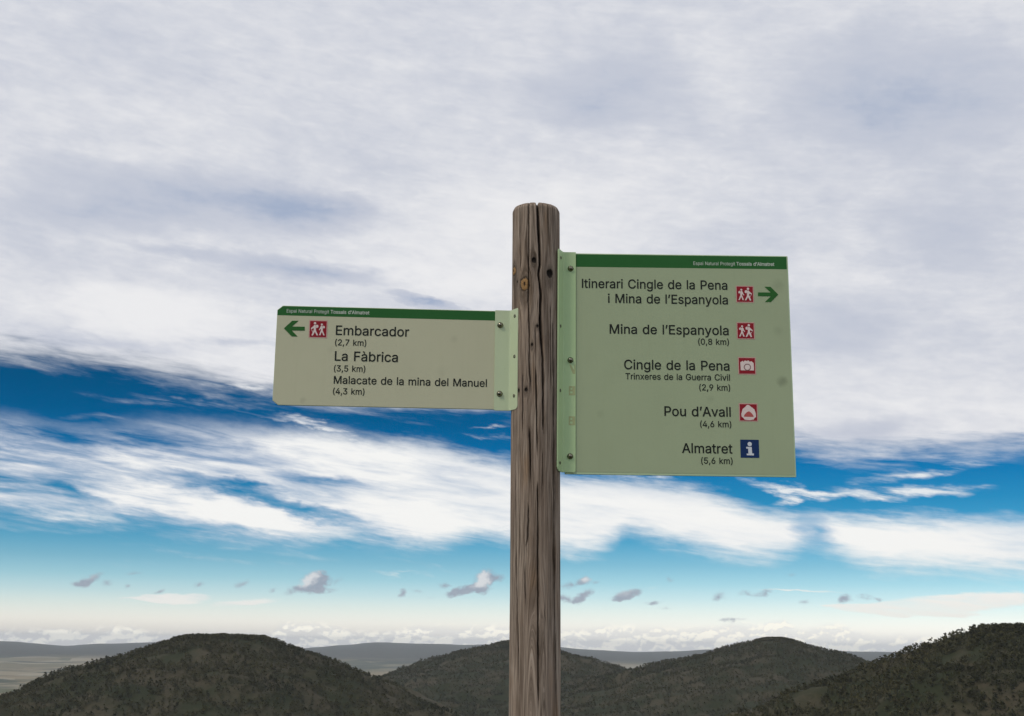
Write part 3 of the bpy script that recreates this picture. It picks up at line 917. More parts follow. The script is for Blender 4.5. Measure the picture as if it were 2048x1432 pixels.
    me.polygons.add(len(F)); me.polygons.foreach_set('loop_start', np.arange(0, F.size, 4))
    me.polygons.foreach_set('use_smooth', np.ones(len(F), bool))
    me.update(); me.validate()
    at = me.attributes.new('flow', 'FLOAT_VECTOR', 'POINT'); at.data.foreach_set('vector', fl.astype(np.float32).ravel())
    at = me.attributes.new('cleft', 'FLOAT', 'POINT'); at.data.foreach_set('value', cl.astype(np.float32))
    at = me.attributes.new('knot', 'FLOAT_COLOR', 'POINT')
    at.data.foreach_set('color', np.concatenate([kc, np.ones((len(kc), 1))], 1).astype(np.float32).ravel())
    me.materials.append(M['wood'])
    o = bpy.data.objects.new('wooden_post', me)
    COL.objects.link(o)
    o.parent = root
    o['label'] = 'round grey-brown post with a long dark drying crack and knots'
    return o


build_post()

# ---- lettering: outlines of a plain grotesque, 1/1000 em
GLYPHS = {' ':[188,[]],'(':[273,[[89,207,90,244,94,283,101,324,109,364,119,403,132,441,145,477,160,510,177,539,236,539,219,503,204,466,191,428,179,390,169,351,161,313,156,276,152,241,151,207,152,176,155,145,160,115,167,83,177,50,188,16,202,-19,218,-57,236,-96,177,-96,150,-46,128,4,111,55,99,106,92,156]]],')':[273,[[37,-96,56,-56,72,-18,86,18,97,52,106,85,113,116,118,147,121,177,122,207,121,241,117,276,112,313,104,351,94,390,82,428,69,466,54,503,37,539,97,539,113,510,128,477,142,441,154,403,164,364,173,323,179,283,183,244,184,207,182,156,174,104,161,53,144,3,123,-47,97,-96]]],',':[188,[[38,-119,68,71,137,71,84,-119]]],'0':[453,[[227,-7,191,-3,158,7,130,24,105,48,85,77,69,113,57,155,50,202,48,254,50,306,57,353,69,395,85,431,106,461,130,484,159,502,191,512,227,516,262,512,295,502,323,484,348,461,368,431,384,395,396,353,403,306,405,254,403,202,396,155,384,113,368,77,348,48,323,24,295,7,263,-3],[227,50,250,52,271,60,290,74,306,92,320,116,330,144,338,176,342,213,344,254,342,295,338,332,330,365,320,393,306,416,290,435,271,449,250,457,227,460,203,457,182,449,163,435,147,416,134,393,123,365,115,332,111,295,109,254,111,213,115,176,123,144,134,116,147,92,163,74,182,60,203,52]]],'2':[453,[[64,0,64,47,234,229,252,248,268,266,282,282,294,298,303,312,311,327,316,341,319,356,320,371,319,389,315,405,308,419,298,431,287,441,273,449,258,455,241,458,224,460,205,458,188,454,172,447,159,438,148,427,139,413,132,398,128,381,127,362,66,362,68,391,75,418,86,442,102,464,121,482,143,496,168,507,196,513,225,516,254,513,281,507,306,497,328,482,346,465,361,445,372,423,379,398,381,372,380,354,377,336,371,318,363,299,351,280,336,259,317,235,294,209,267,180,153,60,153,57,389,57,389,0]]],'3':[453,[[218,-7,188,-5,159,1,133,10,108,22,88,38,70,57,57,79,48,104,44,132,109,132,112,115,118,100,126,87,137,76,150,66,165,59,182,54,200,51,219,50,239,51,258,55,275,61,291,69,304,80,315,93,323,108,328,125,329,145,328,163,323,180,316,196,306,211,292,223,275,234,254,241,229,246,201,248,157,248,157,299,288,448,288,452,70,452,70,509,372,509,372,461,211,278,211,289,247,290,279,286,308,276,333,262,354,244,371,222,383,198,391,173,393,145,390,116,383,90,370,66,354,45,333,27,309,12,281,2,251,-5]]],'4':[453,[[40,105,40,158,247,509,311,509,109,166,109,163,413,163,413,105],[282,0,282,121,282,146,282,318,343,318,343,0]]],'5':[453,[[221,-7,192,-5,165,1,140,11,118,25,99,41,83,60,71,82,63,105,60,130,122,130,125,115,130,102,138,89,148,78,160,68,173,60,188,54,204,51,221,50,241,51,259,56,276,64,291,75,304,89,314,104,322,122,326,141,328,162,326,183,321,203,314,221,303,237,290,251,275,262,257,270,238,275,218,277,201,276,184,273,167,268,152,262,139,255,128,246,67,253,96,509,366,509,366,452,151,452,134,301,136,301,148,311,162,318,178,325,194,330,212,333,229,334,252,332,274,328,294,321,313,311,330,299,345,285,358,269,370,251,379,231,386,210,390,187,391,163,388,132,381,102,369,76,352,52,332,32,309,15,282,3,253,-4]]],'6':[453,[[226,-7,196,-4,168,3,142,15,119,31,100,51,84,74,73,101,66,130,64,162,65,187,71,212,80,239,93,268,112,302,137,340,252,509,322,509,151,261,145,261,151,270,157,279,165,288,174,295,184,302,196,307,208,311,221,313,235,314,265,312,291,305,316,295,337,280,355,262,370,240,380,215,387,187,389,157,387,127,379,98,368,73,352,50,333,30,310,14,284,3,257,-4],[226,48,245,50,263,55,279,63,293,73,304,86,314,101,322,119,326,137,327,157,326,178,322,196,314,213,304,228,293,241,279,251,263,259,245,264,226,265,207,264,190,259,174,252,160,241,148,229,138,214,131,197,126,179,125,158,126,138,131,119,138,102,148,86,160,73,174,63,190,55,207,50]]],'7':[453,[[97,0,323,448,323,452,62,452,62,509,391,509,391,449,165,0]]],'8':[453,[[226,-7,193,-5,163,1,136,11,111,25,91,42,74,62,62,84,54,109,52,135,53,156,58,176,65,195,75,212,87,228,101,241,117,252,134,260,153,265,153,267,129,276,109,289,93,308,80,330,73,354,70,380,73,405,79,429,90,450,106,469,124,485,146,498,170,508,197,514,226,516,255,514,282,508,306,498,328,485,346,469,361,450,373,429,379,405,382,380,379,354,372,330,359,308,343,289,323,276,300,267,300,265,319,260,335,252,351,241,365,228,377,212,387,195,395,176,399,156,401,135,398,109,391,84,378,62,362,42,341,25,317,11,289,1,259,-5],[226,49,248,50,267,54,285,60,300,69,313,79,323,91,331,106,335,121,337,139,335,157,330,173,322,189,312,202,298,213,283,223,265,230,247,234,226,235,206,234,187,230,169,223,154,213,140,202,130,189,122,173,117,157,115,139,117,121,121,106,129,91,139,79,152,69,167,60,185,54,205,50],[226,290,244,291,260,294,274,300,287,308,298,318,307,330,314,344,318,359,319,376,318,392,314,407,308,420,299,432,288,442,275,449,260,455,244,459,226,460,208,459,192,455,177,449,164,442,153,432,145,420,138,407,134,392,133,376,134,359,138,344,145,330,154,318,165,308,178,300,193,294,209,291]]],'9':[453,[[226,516,256,513,285,506,310,494,333,478,352,458,368,434,380,408,387,378,389,347,387,322,382,296,373,270,359,240,340,207,315,168,200,0,130,0,301,248,307,248,302,238,295,229,287,221,278,214,268,207,257,202,245,198,232,195,218,195,188,197,161,203,137,214,116,229,98,247,83,269,72,294,66,321,64,352,66,382,73,411,85,436,101,459,120,479,143,494,168,506,196,513],[226,460,207,459,190,454,174,446,160,435,148,423,138,407,131,390,127,372,125,352,127,331,131,313,138,295,148,280,160,268,174,257,190,250,207,245,226,243,245,245,263,249,279,257,293,267,305,280,314,295,322,312,326,330,327,350,326,371,322,390,314,407,305,422,293,435,279,446,263,454,245,459]]],'A':[480,[[16,0,201,509,276,509,463,0,395,0,287,302,280,323,272,346,264,372,255,402,244,438,232,478,245,478,233,437,222,402,213,371,204,345,197,322,191,302,85,0],[110,142,110,199,370,199,370,142]]],'C':[510,[[267,-7,225,-3,186,7,150,25,119,49,92,79,70,115,53,157,44,203,40,254,44,305,53,352,70,393,92,429,119,459,150,484,186,501,225,512,267,516,293,514,317,511,340,504,362,496,383,485,402,471,419,456,435,438,448,418,459,397,467,373,473,348,408,348,404,365,397,380,389,395,380,407,369,418,357,428,344,437,330,444,315,449,300,453,284,455,267,456,237,453,209,445,184,432,161,414,141,391,125,364,113,332,106,295,103,254,106,213,113,177,125,145,141,117,161,94,184,76,210,63,237,56,267,53,284,54,300,56,315,60,330,65,344,72,357,81,369,90,380,102,389,114,397,128,404,144,408,160,473,160,467,135,459,112,448,91,435,71,420,53,402,38,383,24,363,13,341,5,317,-2,293,-6]]],'E':[419,[[60,0,60,509,372,509,372,452,125,452,125,286,355,286,355,229,125,229,125,57,375,57,375,0]]],'F':[410,[[60,0,60,509,369,509,369,452,125,452,125,278,346,278,346,221,125,221,125,0]]],'G':[520,[[269,-7,225,-3,185,7,149,25,118,49,91,79,69,116,53,157,43,203,40,254,43,305,53,352,69,393,91,429,117,459,149,484,184,501,223,512,265,516,291,514,316,510,340,504,363,494,384,483,403,469,421,453,436,436,449,416,460,395,468,373,474,349,408,349,402,365,395,379,387,393,378,406,368,417,356,427,344,436,330,443,315,448,300,453,283,455,265,456,236,453,209,445,183,432,160,414,141,392,125,364,113,332,106,295,103,254,106,213,113,177,125,145,141,117,161,95,184,76,210,63,238,56,269,53,296,55,322,61,345,71,365,85,382,102,396,123,407,147,413,173,415,202,434,199,283,199,283,256,478,256,478,200,475,160,466,124,451,91,431,62,406,38,377,19,344,5,308,-4]]],'I':[300,[[31,0,31,57,118,57,118,452,31,452,31,509,269,509,269,452,183,452,183,57,269,57,269,0]]],'L':[393,[[60,0,60,509,125,509,125,57,361,57,361,0]]],'M':[628,[[60,0,60,509,152,509,277,187,287,159,299,123,311,84,322,49,307,49,318,83,330,121,342,158,352,187,476,509,568,509,568,0,504,0,504,291,504,327,505,369,506,413,507,457,513,457,508,441,503,425,498,409,482,363,467,322,456,291,342,0,286,0,170,291,159,321,145,361,129,408,112,457,119,457,120,416,121,372,122,328,122,291,122,0]]],'N':[523,[[60,0,60,509,136,509,343,183,349,174,355,163,363,151,371,137,379,122,388,107,396,90,405,73,414,55,405,54,403,72,402,90,401,108,400,126,399,142,399,157,399,195,399,509,463,509,463,0,387,0,202,290,177,331,168,346,159,363,148,381,108,452,119,454,122,384,124,328,125,291,125,0]]],'P':[445,[[60,0,60,509,235,509,272,506,305,499,332,487,356,471,375,452,390,430,400,404,407,377,409,348,407,318,400,291,390,265,375,243,356,223,332,207,305,195,272,188,235,186,109,186,109,242,233,242,257,244,279,248,297,256,312,266,324,279,333,294,339,310,343,328,344,348,343,367,339,385,333,402,324,416,312,428,297,439,279,446,257,451,232,452,125,452,125,0]]],'T':[449,[[32,452,32,509,417,509,417,452,257,452,257,0,193,0,193,452]]],'a':[389,[[160,-9,137,-7,115,-3,94,5,76,15,60,29,48,45,38,63,32,84,30,108,32,128,36,146,43,161,53,174,64,184,78,193,92,200,108,206,125,211,143,214,161,217,178,220,234,227,247,229,257,231,265,235,271,240,274,246,276,255,276,257,275,272,272,285,267,297,260,307,251,315,240,322,227,327,212,330,196,331,178,330,163,327,149,322,137,316,127,309,118,301,110,292,104,283,100,274,41,291,51,313,64,331,79,346,95,358,114,368,133,375,153,380,173,383,194,384,208,384,223,382,239,379,255,375,271,369,286,360,300,350,312,336,322,320,330,301,335,278,337,251,337,0,277,0,277,52,272,52,267,43,260,34,252,25,242,16,229,8,215,1,199,-4,181,-7],[170,45,192,47,211,51,228,59,242,68,254,80,263,93,270,108,274,122,276,138,276,190,272,187,267,184,259,182,251,180,241,178,231,176,200,171,175,168,161,166,147,163,134,159,122,153,112,147,103,139,97,130,93,118,92,105,93,93,96,82,102,72,109,64,119,57,130,52,142,48,156,46]]],'b':[424,[[229,-8,208,-7,189,-3,172,4,159,12,147,21,138,31,130,41,123,50,118,59,112,59,112,0,53,0,53,509,114,509,114,319,118,319,123,327,130,336,137,346,147,355,158,364,171,373,188,379,207,383,229,384,259,382,287,374,313,361,335,342,354,320,370,293,381,261,388,227,390,189,388,151,381,116,370,84,355,57,336,34,313,16,288,3,260,-6],[220,47,242,49,262,55,279,66,294,80,306,97,316,117,323,139,327,163,328,189,327,215,323,239,316,261,307,281,295,298,280,311,262,322,243,328,220,330,198,328,178,322,161,312,147,299,134,282,125,263,118,241,114,216,113,189,114,162,118,138,125,115,135,95,147,78,162,65,179,55,198,49]]],'c':[396,[[207,-8,174,-5,144,3,117,16,93,35,72,58,56,85,44,116,37,150,34,187,37,225,44,260,56,291,72,318,93,341,117,360,144,374,174,382,207,384,226,384,243,381,260,377,276,371,291,364,305,356,318,346,330,335,340,322,349,308,356,293,362,277,303,262,300,272,295,281,290,289,284,297,278,304,270,311,261,316,252,321,242,325,231,328,220,329,207,330,184,328,163,321,145,310,130,296,118,278,108,258,102,236,98,212,96,187,98,163,102,139,108,117,118,97,130,80,145,66,163,55,184,49,207,46,220,47,232,49,243,52,253,55,262,60,271,66,279,73,285,80,292,89,297,98,301,107,304,117,363,102,357,86,350,70,341,56,331,43,319,32,306,21,292,12,277,5,261,-1,244,-5,226,-7]]],'d':[424,[[195,-8,165,-6,137,3,111,16,89,34,70,57,55,84,43,116,36,151,34,189,36,227,43,261,55,293,70,320,89,342,112,361,137,374,165,382,196,384,218,383,237,379,253,373,267,364,278,355,287,346,295,336,301,327,306,319,311,319,311,509,372,509,372,0,313,0,313,59,307,59,301,50,295,41,287,31,277,21,266,12,252,4,236,-3,217,-7],[205,47,226,49,246,55,263,65,278,78,290,95,299,115,306,138,310,162,312,189,310,216,306,241,300,263,290,282,278,299,263,312,246,322,227,328,205,330,182,328,162,322,145,311,130,298,118,281,108,261,102,239,98,215,96,189,98,163,102,139,109,117,118,97,130,80,145,66,162,55,182,49]]],'e':[404,[[212,-8,177,-5,145,3,117,16,92,35,72,58,56,85,44,116,37,150,34,187,36,224,44,258,55,290,71,317,91,340,115,359,142,373,172,382,205,384,226,383,246,380,266,374,285,366,303,355,319,341,334,324,347,305,357,282,365,256,370,227,371,194,371,169,75,169,75,221,338,221,310,202,308,226,304,248,298,269,288,286,277,301,263,314,246,323,227,328,205,330,183,328,164,323,146,313,131,301,119,286,109,270,102,251,97,231,96,211,96,178,98,151,102,127,110,106,121,88,135,73,151,61,169,53,190,48,212,46,227,47,241,49,254,53,265,58,276,65,285,73,294,82,300,93,306,105,365,91,358,72,348,55,335,39,320,26,302,14,283,4,261,-3,237,-7]]],'g':[425,[[207,-151,180,-149,156,-146,134,-140,114,-132,97,-122,82,-110,70,-97,59,-84,51,-69,101,-41,107,-49,114,-57,122,-66,131,-74,142,-82,154,-88,169,-93,187,-96,207,-97,236,-95,261,-87,282,-75,298,-58,308,-34,311,-6,311,68,306,68,301,60,294,51,287,41,277,32,266,23,252,16,236,10,217,6,195,5,165,7,138,14,113,27,90,43,71,65,55,90,43,120,36,154,34,191,36,229,43,263,55,293,71,320,90,342,112,361,138,374,166,382,196,384,218,383,237,379,253,373,267,365,279,356,288,346,296,336,302,327,308,319,313,319,313,379,372,379,372,-9,370,-40,363,-67,350,-90,334,-109,314,-124,291,-136,265,-144,237,-149],[205,59,227,61,246,66,264,75,278,87,290,103,300,121,307,142,311,166,312,193,311,219,307,242,300,264,291,283,279,299,264,312,247,322,227,328,205,330,182,328,163,322,145,312,130,298,118,282,109,262,102,241,98,218,96,193,98,167,102,144,109,123,118,104,131,88,145,76,163,66,183,61]]],'i':[167,[[53,0,53,379,114,379,114,0],[84,443,73,444,63,448,54,455,47,463,43,472,41,483,43,494,47,504,54,512,63,518,73,522,84,524,95,522,105,518,114,512,121,504,125,494,126,483,125,472,121,463,114,455,105,448,95,444]]],'k':[381,[[110,137,110,212,121,212,284,379,360,379,184,199,177,199],[53,0,53,509,114,509,114,0],[294,0,148,186,191,229,372,0]]],'l':[189,[[139,-2,112,0,91,8,74,20,62,37,55,59,53,84,53,509,114,509,114,99,114,83,117,71,120,62,126,57,135,53,146,52,160,53,170,54,181,3,162,-1,154,-2,147,-2]]],'m':[610,[[53,0,53,379,112,379,112,295,108,295,114,314,122,331,132,346,144,358,158,368,172,376,187,382,203,385,219,386,245,383,268,375,287,361,303,342,314,320,321,295,312,295,318,312,326,329,337,343,350,356,364,366,381,375,398,381,417,385,437,386,458,385,478,380,497,372,514,361,529,346,541,328,550,307,555,283,557,255,557,0,496,0,496,254,493,279,485,298,473,313,456,323,438,329,419,330,402,329,387,326,374,320,363,312,353,302,345,290,340,277,336,263,335,247,335,0,274,0,274,260,272,280,265,297,253,311,238,322,220,328,199,330,185,329,171,326,158,320,145,312,135,302,126,289,119,274,115,257,114,238,114,0]]],'n':[410,[[114,227,114,0,53,0,53,379,112,379,112,287,102,287,116,319,132,344,152,362,175,374,200,382,227,384,252,383,275,377,295,369,313,356,328,340,341,321,350,298,355,271,357,240,357,0,296,0,296,235,293,263,286,286,273,304,256,318,235,326,210,329,192,328,176,324,161,317,147,308,136,297,126,283,119,266,115,248]]],'o':[415,[[207,-8,174,-5,144,3,117,16,93,35,72,58,56,85,44,116,37,150,34,187,37,225,44,260,56,291,72,318,93,341,117,360,144,374,174,382,207,384,241,382,271,374,299,360,323,341,343,318,359,291,371,260,379,225,381,187,379,150,371,116,359,85,343,58,323,35,299,16,271,3,241,-5],[207,46,231,49,252,55,270,66,285,80,298,97,307,117,314,139,318,163,319,187,318,212,314,236,307,258,298,278,285,296,270,310,252,321,231,328,207,330,184,328,163,321,145,310,130,296,118,278,108,258,102,236,98,212,96,187,98,163,102,139,108,117,118,97,130,80,145,66,163,55,184,49]]],'p':[424,[[53,-143,53,379,112,379,112,319,118,319,123,327,130,336,137,346,147,355,158,364,171,373,188,379,207,383,229,384,259,382,287,374,313,361,335,342,354,320,370,293,381,261,388,227,390,189,388,151,381,116,370,84,355,57,336,34,313,16,288,3,260,-6,229,-8,208,-7,189,-3,173,4,159,12,147,21,138,31,130,41,124,50,118,59,114,59,114,-143],[220,47,242,49,262,55,279,66,294,80,306,97,316,117,323,139,327,163,328,189,327,215,323,239,316,261,307,281,295,298,280,311,262,322,243,328,220,330,198,328,178,322,161,312,147,299,134,282,125,263,118,241,114,216,113,189,114,162,118,138,125,115,135,95,147,78,162,65,179,55,198,49]]],'r':[259,[[53,0,53,379,112,379,112,321,115,321,124,339,137,354,152,367,171,377,191,383,213,385,229,384,243,384,243,322,230,324,223,325,215,326,207,326,190,324,174,321,159,315,146,306,135,296,126,284,119,269,115,254,114,237,114,0]]],'s':[365,[[182,-8,157,-7,133,-3,112,3,93,12,76,24,62,38,50,54,41,73,36,94,94,107,101,87,111,72,124,60,141,52,160,47,181,45,206,47,227,53,244,62,258,74,265,88,268,103,266,115,262,126,254,136,243,144,229,150,212,155,149,170,118,180,92,192,72,208,58,227,50,249,47,274,49,295,55,314,65,332,79,347,95,360,115,370,137,378,161,383,187,384,212,383,234,379,254,372,271,363,286,352,299,339,309,324,318,308,324,290,268,277,262,291,254,304,243,316,228,325,210,331,187,333,166,331,147,326,131,317,119,305,111,292,109,277,110,264,115,253,124,243,136,235,152,229,172,223,229,209,261,200,287,187,306,171,320,153,328,131,331,107,329,85,323,65,312,47,298,31,281,18,260,6,236,-2,210,-7]]],'t':[227,[[204,379,204,327,6,327,6,379],[65,471,126,471,126,98,127,83,130,70,136,61,144,55,156,51,170,50,185,51,202,54,213,2,207,0,200,-2,192,-3,184,-3,176,-4,168,-4,138,-1,113,7,92,21,77,41,68,64,65,93]]],'u':[410,[[182,-5,158,-3,135,2,115,11,97,23,82,39,69,59,60,82,54,109,53,139,53,379,114,379,114,144,116,117,124,94,137,75,154,61,175,53,200,50,218,51,234,55,249,62,263,71,274,83,283,97,290,113,295,132,296,153,296,379,357,379,357,0,298,0,298,92,307,92,294,60,277,35,257,17,234,5,209,-3]]],'v':[389,[[163,0,17,379,84,379,165,155,173,132,180,110,187,87,193,64,199,42,206,21,184,21,191,42,197,64,203,87,209,110,216,132,224,155,305,379,371,379,226,0]]],'x':[379,[[21,0,171,218,171,171,29,379,100,379,147,306,159,287,170,270,179,253,188,237,198,221,207,206,175,206,185,221,194,237,202,253,211,270,222,287,233,306,282,379,352,379,209,169,209,214,358,0,287,0,231,85,219,103,209,120,200,136,191,152,182,167,173,182,205,182,195,167,187,152,178,136,170,120,160,103,148,85,91,0]]],'y':[389,[[47,-139,61,-86,71,-87,83,-89,94,-90,104,-89,113,-86,122,-81,130,-74,138,-64,145,-51,151,-36,163,-1,17,379,84,379,165,155,173,132,180,109,187,87,193,64,199,42,206,21,184,21,190,42,196,64,202,87,209,110,216,132,224,155,305,379,371,379,204,-58,196,-77,187,-93,177,-107,165,-119,153,-128,139,-136,125,-141,109,-144,91,-145,82,-145,73,-144,65,-143,57,-142,52,-140]]],'à':[389,[[160,-9,137,-7,115,-3,94,5,76,15,60,29,48,45,38,63,32,84,30,108,32,128,36,146,43,161,53,174,64,184,78,193,92,200,108,206,125,211,143,214,161,217,178,220,234,227,247,229,257,231,265,235,271,240,274,246,276,255,276,257,275,272,272,285,267,297,260,307,251,315,240,322,227,327,212,330,196,331,178,330,163,327,149,322,137,316,127,309,118,301,110,292,104,283,100,274,41,291,51,313,64,331,79,346,95,358,114,368,133,375,153,380,173,383,194,384,208,384,223,382,239,379,255,375,271,369,286,360,300,350,312,336,322,320,330,301,335,278,337,251,337,0,277,0,277,52,272,52,267,43,260,34,252,25,242,16,229,8,215,1,199,-4,181,-7],[170,45,192,47,211,51,228,59,242,68,254,80,263,93,270,108,274,122,276,138,276,190,272,187,267,184,259,182,251,180,241,178,231,176,200,171,175,168,161,166,147,163,134,159,122,153,112,147,103,139,97,130,93,118,92,105,93,93,96,82,102,72,109,64,119,57,130,52,142,48,156,46],[165,429,99,529,168,529,215,429]]],'’':[177,[[52,318,82,509,151,509,98,318]]]}
CAP = max(p for p in GLYPHS['E'][1][0][1::2])
# plain bars for I and l, as on the panels
GLYPHS['I'] = [176, [[55, 0, 55, CAP, 121, CAP, 121, 0]]]
GLYPHS['l'] = [164, [[53, 0, 53, CAP + 6, 112, CAP + 6, 112, 0]]]


def area2(lp):
    return sum(lp[i - 1][0] * lp[i][1] - lp[i][0] * lp[i - 1][1] for i in range(len(lp)))


def grow(lp, d):
    """offset a closed outline to its right-hand side by d"""
    n = len(lp)
    out = []
    for i in range(n):
        p0, p1, p2 = Vector(lp[i - 1]), Vector(lp[i]), Vector(lp[(i + 1) % n])
        e1, e2 = p1 - p0, p2 - p1
        if e1.length < 1e-9 or e2.length < 1e-9:
            out.append(lp[i]); continue
        e1.normalize(); e2.normalize()
        n1, n2 = Vector((e1.y, -e1.x)), Vector((e2.y, -e2.x))
        k = n1 + n2
        k = k / max(0.6, k.dot(n1)) if k.length > 1e-6 else n1
        out.append((p1.x + k.x * d, p1.y + k.y * d))
    return out


def text_shape(acc, s, x0, z0, width, cap, y, m=0, bold=0.0):
    k = cap / CAP
    pen = 0.0
    glyphs = []
    for ch in s:
        adv, cs = GLYPHS[ch]
        loops = [[(pen + a, b) for a, b in zip(c[0::2], c[1::2])] for c in cs]
        if loops:
            big = max((area2(l) for l in loops), key=abs)
            glyphs.append([grow(l if big > 0 else l[::-1], bold) for l in loops])
        pen += adv * (1.3 if ch == ' ' else 1.0)
    xs = [p[0] for g in glyphs for l in g for p in l]
    xa, xb = min(xs), max(xs)
    sx = width / (xb - xa)
    for i, g in enumerate(glyphs):
        acc.flat([[(x0 + (a - xa) * sx, z0 + b * k) for a, b in l] for l in g], y, m, True)


def frame(ox, oy, oz, yaw, sag):
    """local frame of a board: x along the board, y away from the reader, z up"""
    u = Vector((math.cos(yaw) * math.cos(sag), math.sin(yaw) * math.cos(sag), -math.sin(sag)))
    v0 = Vector((0, 0, 1)); zz = (v0 - u * v0.dot(u)).normalized()
    yy = zz.cross(u)
    return Matrix(((u.x, yy.x, zz.x, ox - ORG.x), (u.y, yy.y, zz.y, oy - ORG.y), (u.z, yy.z, zz.z, oz - ORG.z), (0, 0, 0, 1)))


def dome_bolt(parent, x, z, y, r=0.0062, h=0.0075):
    """domed cap bolt on a thin washer; axis towards the reader (-y)"""
    prof = [(r * 1.18, 0.0), (r * 1.18, 0.0010), (r * 1.02, 0.0012), (r, 0.0022)]
    for i in range(1, 8):
        a = R(90 * i / 7)
        prof.append((r * math.cos(a), 0.0022 + (h - 0.0022) * math.sin(a)))
    n = 28
    V, F = [], []
    for (pr, py) in prof:
        for i in range(n):
            a = 2 * math.pi * i / n
            V.append((x + pr * math.cos(a), y - py, z + pr * math.sin(a)))
    for k in range(len(prof) - 1):
        for i in range(n):
            j = (i + 1) % n
            F.append((k * n + i, k * n + j, (k + 1) * n + j, (k + 1) * n + i))
    return mesh_obj('bolt', V, F, M['steel'], parent, smooth=True)


def screw(parent, p, n, up_, r=0.0036):
    """countersunk screw head lying in the flange, dark recess in its middle"""
    n = n.normalized(); t = up_.cross(n).normalized(); b = n.cross(t)
    V, F, Mi = [], [], []
    N = 20
    prof = [(r * 1.25, 0.0002), (r * 1.15, 0.0007), (r * 0.75, 0.0011), (r * 0.55, 0.0010), (r * 0.5, -0.0002), (0.00005, -0.0004)]
    for pr, h in prof:
        for i in range(N):
            a = 2 * math.pi * i / N
            V.append(tuple(p + t * (pr * math.cos(a)) + b * (pr * math.sin(a)) + n * h))
    for k in range(len(prof) - 1):
        for i in range(N):
            j = (i + 1) % N
            F.append((k * N + i, k * N + j, (k + 1) * N + j, (k + 1) * N + i))
            Mi.append(1 if k >= 3 else 0)
    return mesh_obj('screw', V, F, [M['screw'], M['rust']], parent, Mi, smooth=True)


def bracket(parent_name, mat, T, side, plate_w, flange_w, yaw_flange, v0, v1, r_plate, r_flange, screws, bolts, stains):
    """folded steel angle. side=-1: board to the left. Local frame of the board; plate front at y=-0.003"""
    th = 0.0025
    rb = 0.004                                  # inner bend radius
    # path in (x, y): from the plate's outer edge to the fold, round the bend, out along the flange towards the reader
    xf = -side * plate_w                        # fold position along x, measured from the plate's outer edge
    sgn = -side                                 # direction of travel along x
    d = Vector((yaw_flange[0], yaw_flange[1])).normalized()    # flange direction in local (x, y)
    pts = []
    n1 = 10
    for i in range(n1 + 1):
        pts.append(Vector((sgn * (plate_w - rb) * i / n1, -0.003)))
    p_end = Vector((xf, -0.003))
    nb = 6
    A, B, C_ = pts[-1].copy(), p_end, p_end + d * rb
    for i in range(1, nb + 1):
        t = i / nb
        pts.append(A * (1 - t) ** 2 + B * 2 * t * (1 - t) + C_ * t * t)
    for i in range(1, 11):
        pts.append(p_end + d * (rb + (flange_w - rb) * i / 10))
    L = [0.0]
    for a, b in zip(pts[:-1], pts[1:]):
        L.append(L[-1] + (b - a).length)
    tot = L[-1]
    # densify near both ends for the rounded corners
    ss = sorted(set([0, .0004, .001, .002, .0035] + L + [tot - q for q in (.0004, .0012, .0025, .0045, .007, .010)]))
    V, F = [], []
    def at(s):
        for i in range(len(L) - 1):
            if s <= L[i + 1] + 1e-9:
                t = (s - L[i]) / max(1e-9, L[i + 1] - L[i])
                p = pts[i].lerp(pts[i + 1], t); e = (pts[i + 1] - pts[i]).normalized()
                return p, e
        return pts[-1], (pts[-1] - pts[-2]).normalized()
    rows = []
    for s in ss:
        p, e = at(s)
        n = Vector((e.y, -e.x)) * (1 if sgn > 0 else -1)      # towards the reader side
        def corner(rr, dd):
            return 0.0 if dd >= rr else rr - math.sqrt(max(0, rr * rr - (rr - dd) ** 2))
        dn = max(corner(r_plate, s), corner(r_flange, tot - s))
        dt = corner(0.004, tot - s)
        zt, zb = -v0 - dt, -v1 + dn
        row = []
        for off, zz in ((0, zt), (0, zb), (-th, zb), (-th, zt)):
            q = p + n * off
            V.append((q.x, q.y, zz)); row.append(len(V) - 1)
        rows.append(row)
    for a, b in zip(rows[:-1], rows[1:]):
        for k in range(4):
            m_ = (k + 1) % 4
            F.append((a[k], a[m_], b[m_], b[k]) if sgn < 0 else (a[k], b[k], b[m_], a[m_]))
    F.append(tuple(rows[0])); F.append(tuple(rows[-1][::-1]))
    o = mesh_obj('mounting_bracket', V, F, mat, root, matrix=T)
    bv = o.modifiers.new('bevel', 'BEVEL'); bv.width = 0.0005; bv.segments = 2; bv.limit_method = 'ANGLE'; bv.angle_limit = R(50)
    nf = Vector((d.y, -d.x)) * (1 if sgn > 0 else -1)
    if nf.y > 0 and abs(nf.y) > abs(nf.x): nf = -nf
    for (frac, v) in screws:
        p2 = p_end + d * (flange_w * frac)
        screw(o, Vector((p2.x, p2.y, -v)) + Vector((nf.x, nf.y, 0)) * 0.0001, Vector((nf.x, nf.y, 0)), Vector((0, 0, 1)))
    for (bx, v) in bolts:
        dome_bolt(o, bx, -v, -0.003)
    for st in stains:
        kind, xa, za, xb, zb = st
        acc = Acc()
        y = -0.00325
        if kind == 'square':
            acc.flat([[(xa, -zb), (xb, -zb), (xb, -za), (xa, -za)],
                      [(xa + .004, -za - .004), (xa + .004, -za - .009), (xa + .0085, -za - .009), (xa + .0085, -za - .004)],
                      [(xa + .003, -za - .013), (xa + .003, -za - .018), (xa + .009, -za - .018), (xa + .009, -za - .013)]], y)
        else:
            acc.flat([[(xa, -za), (xa + .004, -za), (xb, -zb + .004), (xb, -zb), (xb - .006, -zb)]], y)
            acc.flat([[(xb - .0022, -za), (xb, -za), (xb, -zb + .004), (xb - .0022, -zb + .006)]], y - .00005)
        acc.obj('glue_stain', M['tape'], o)
    return o


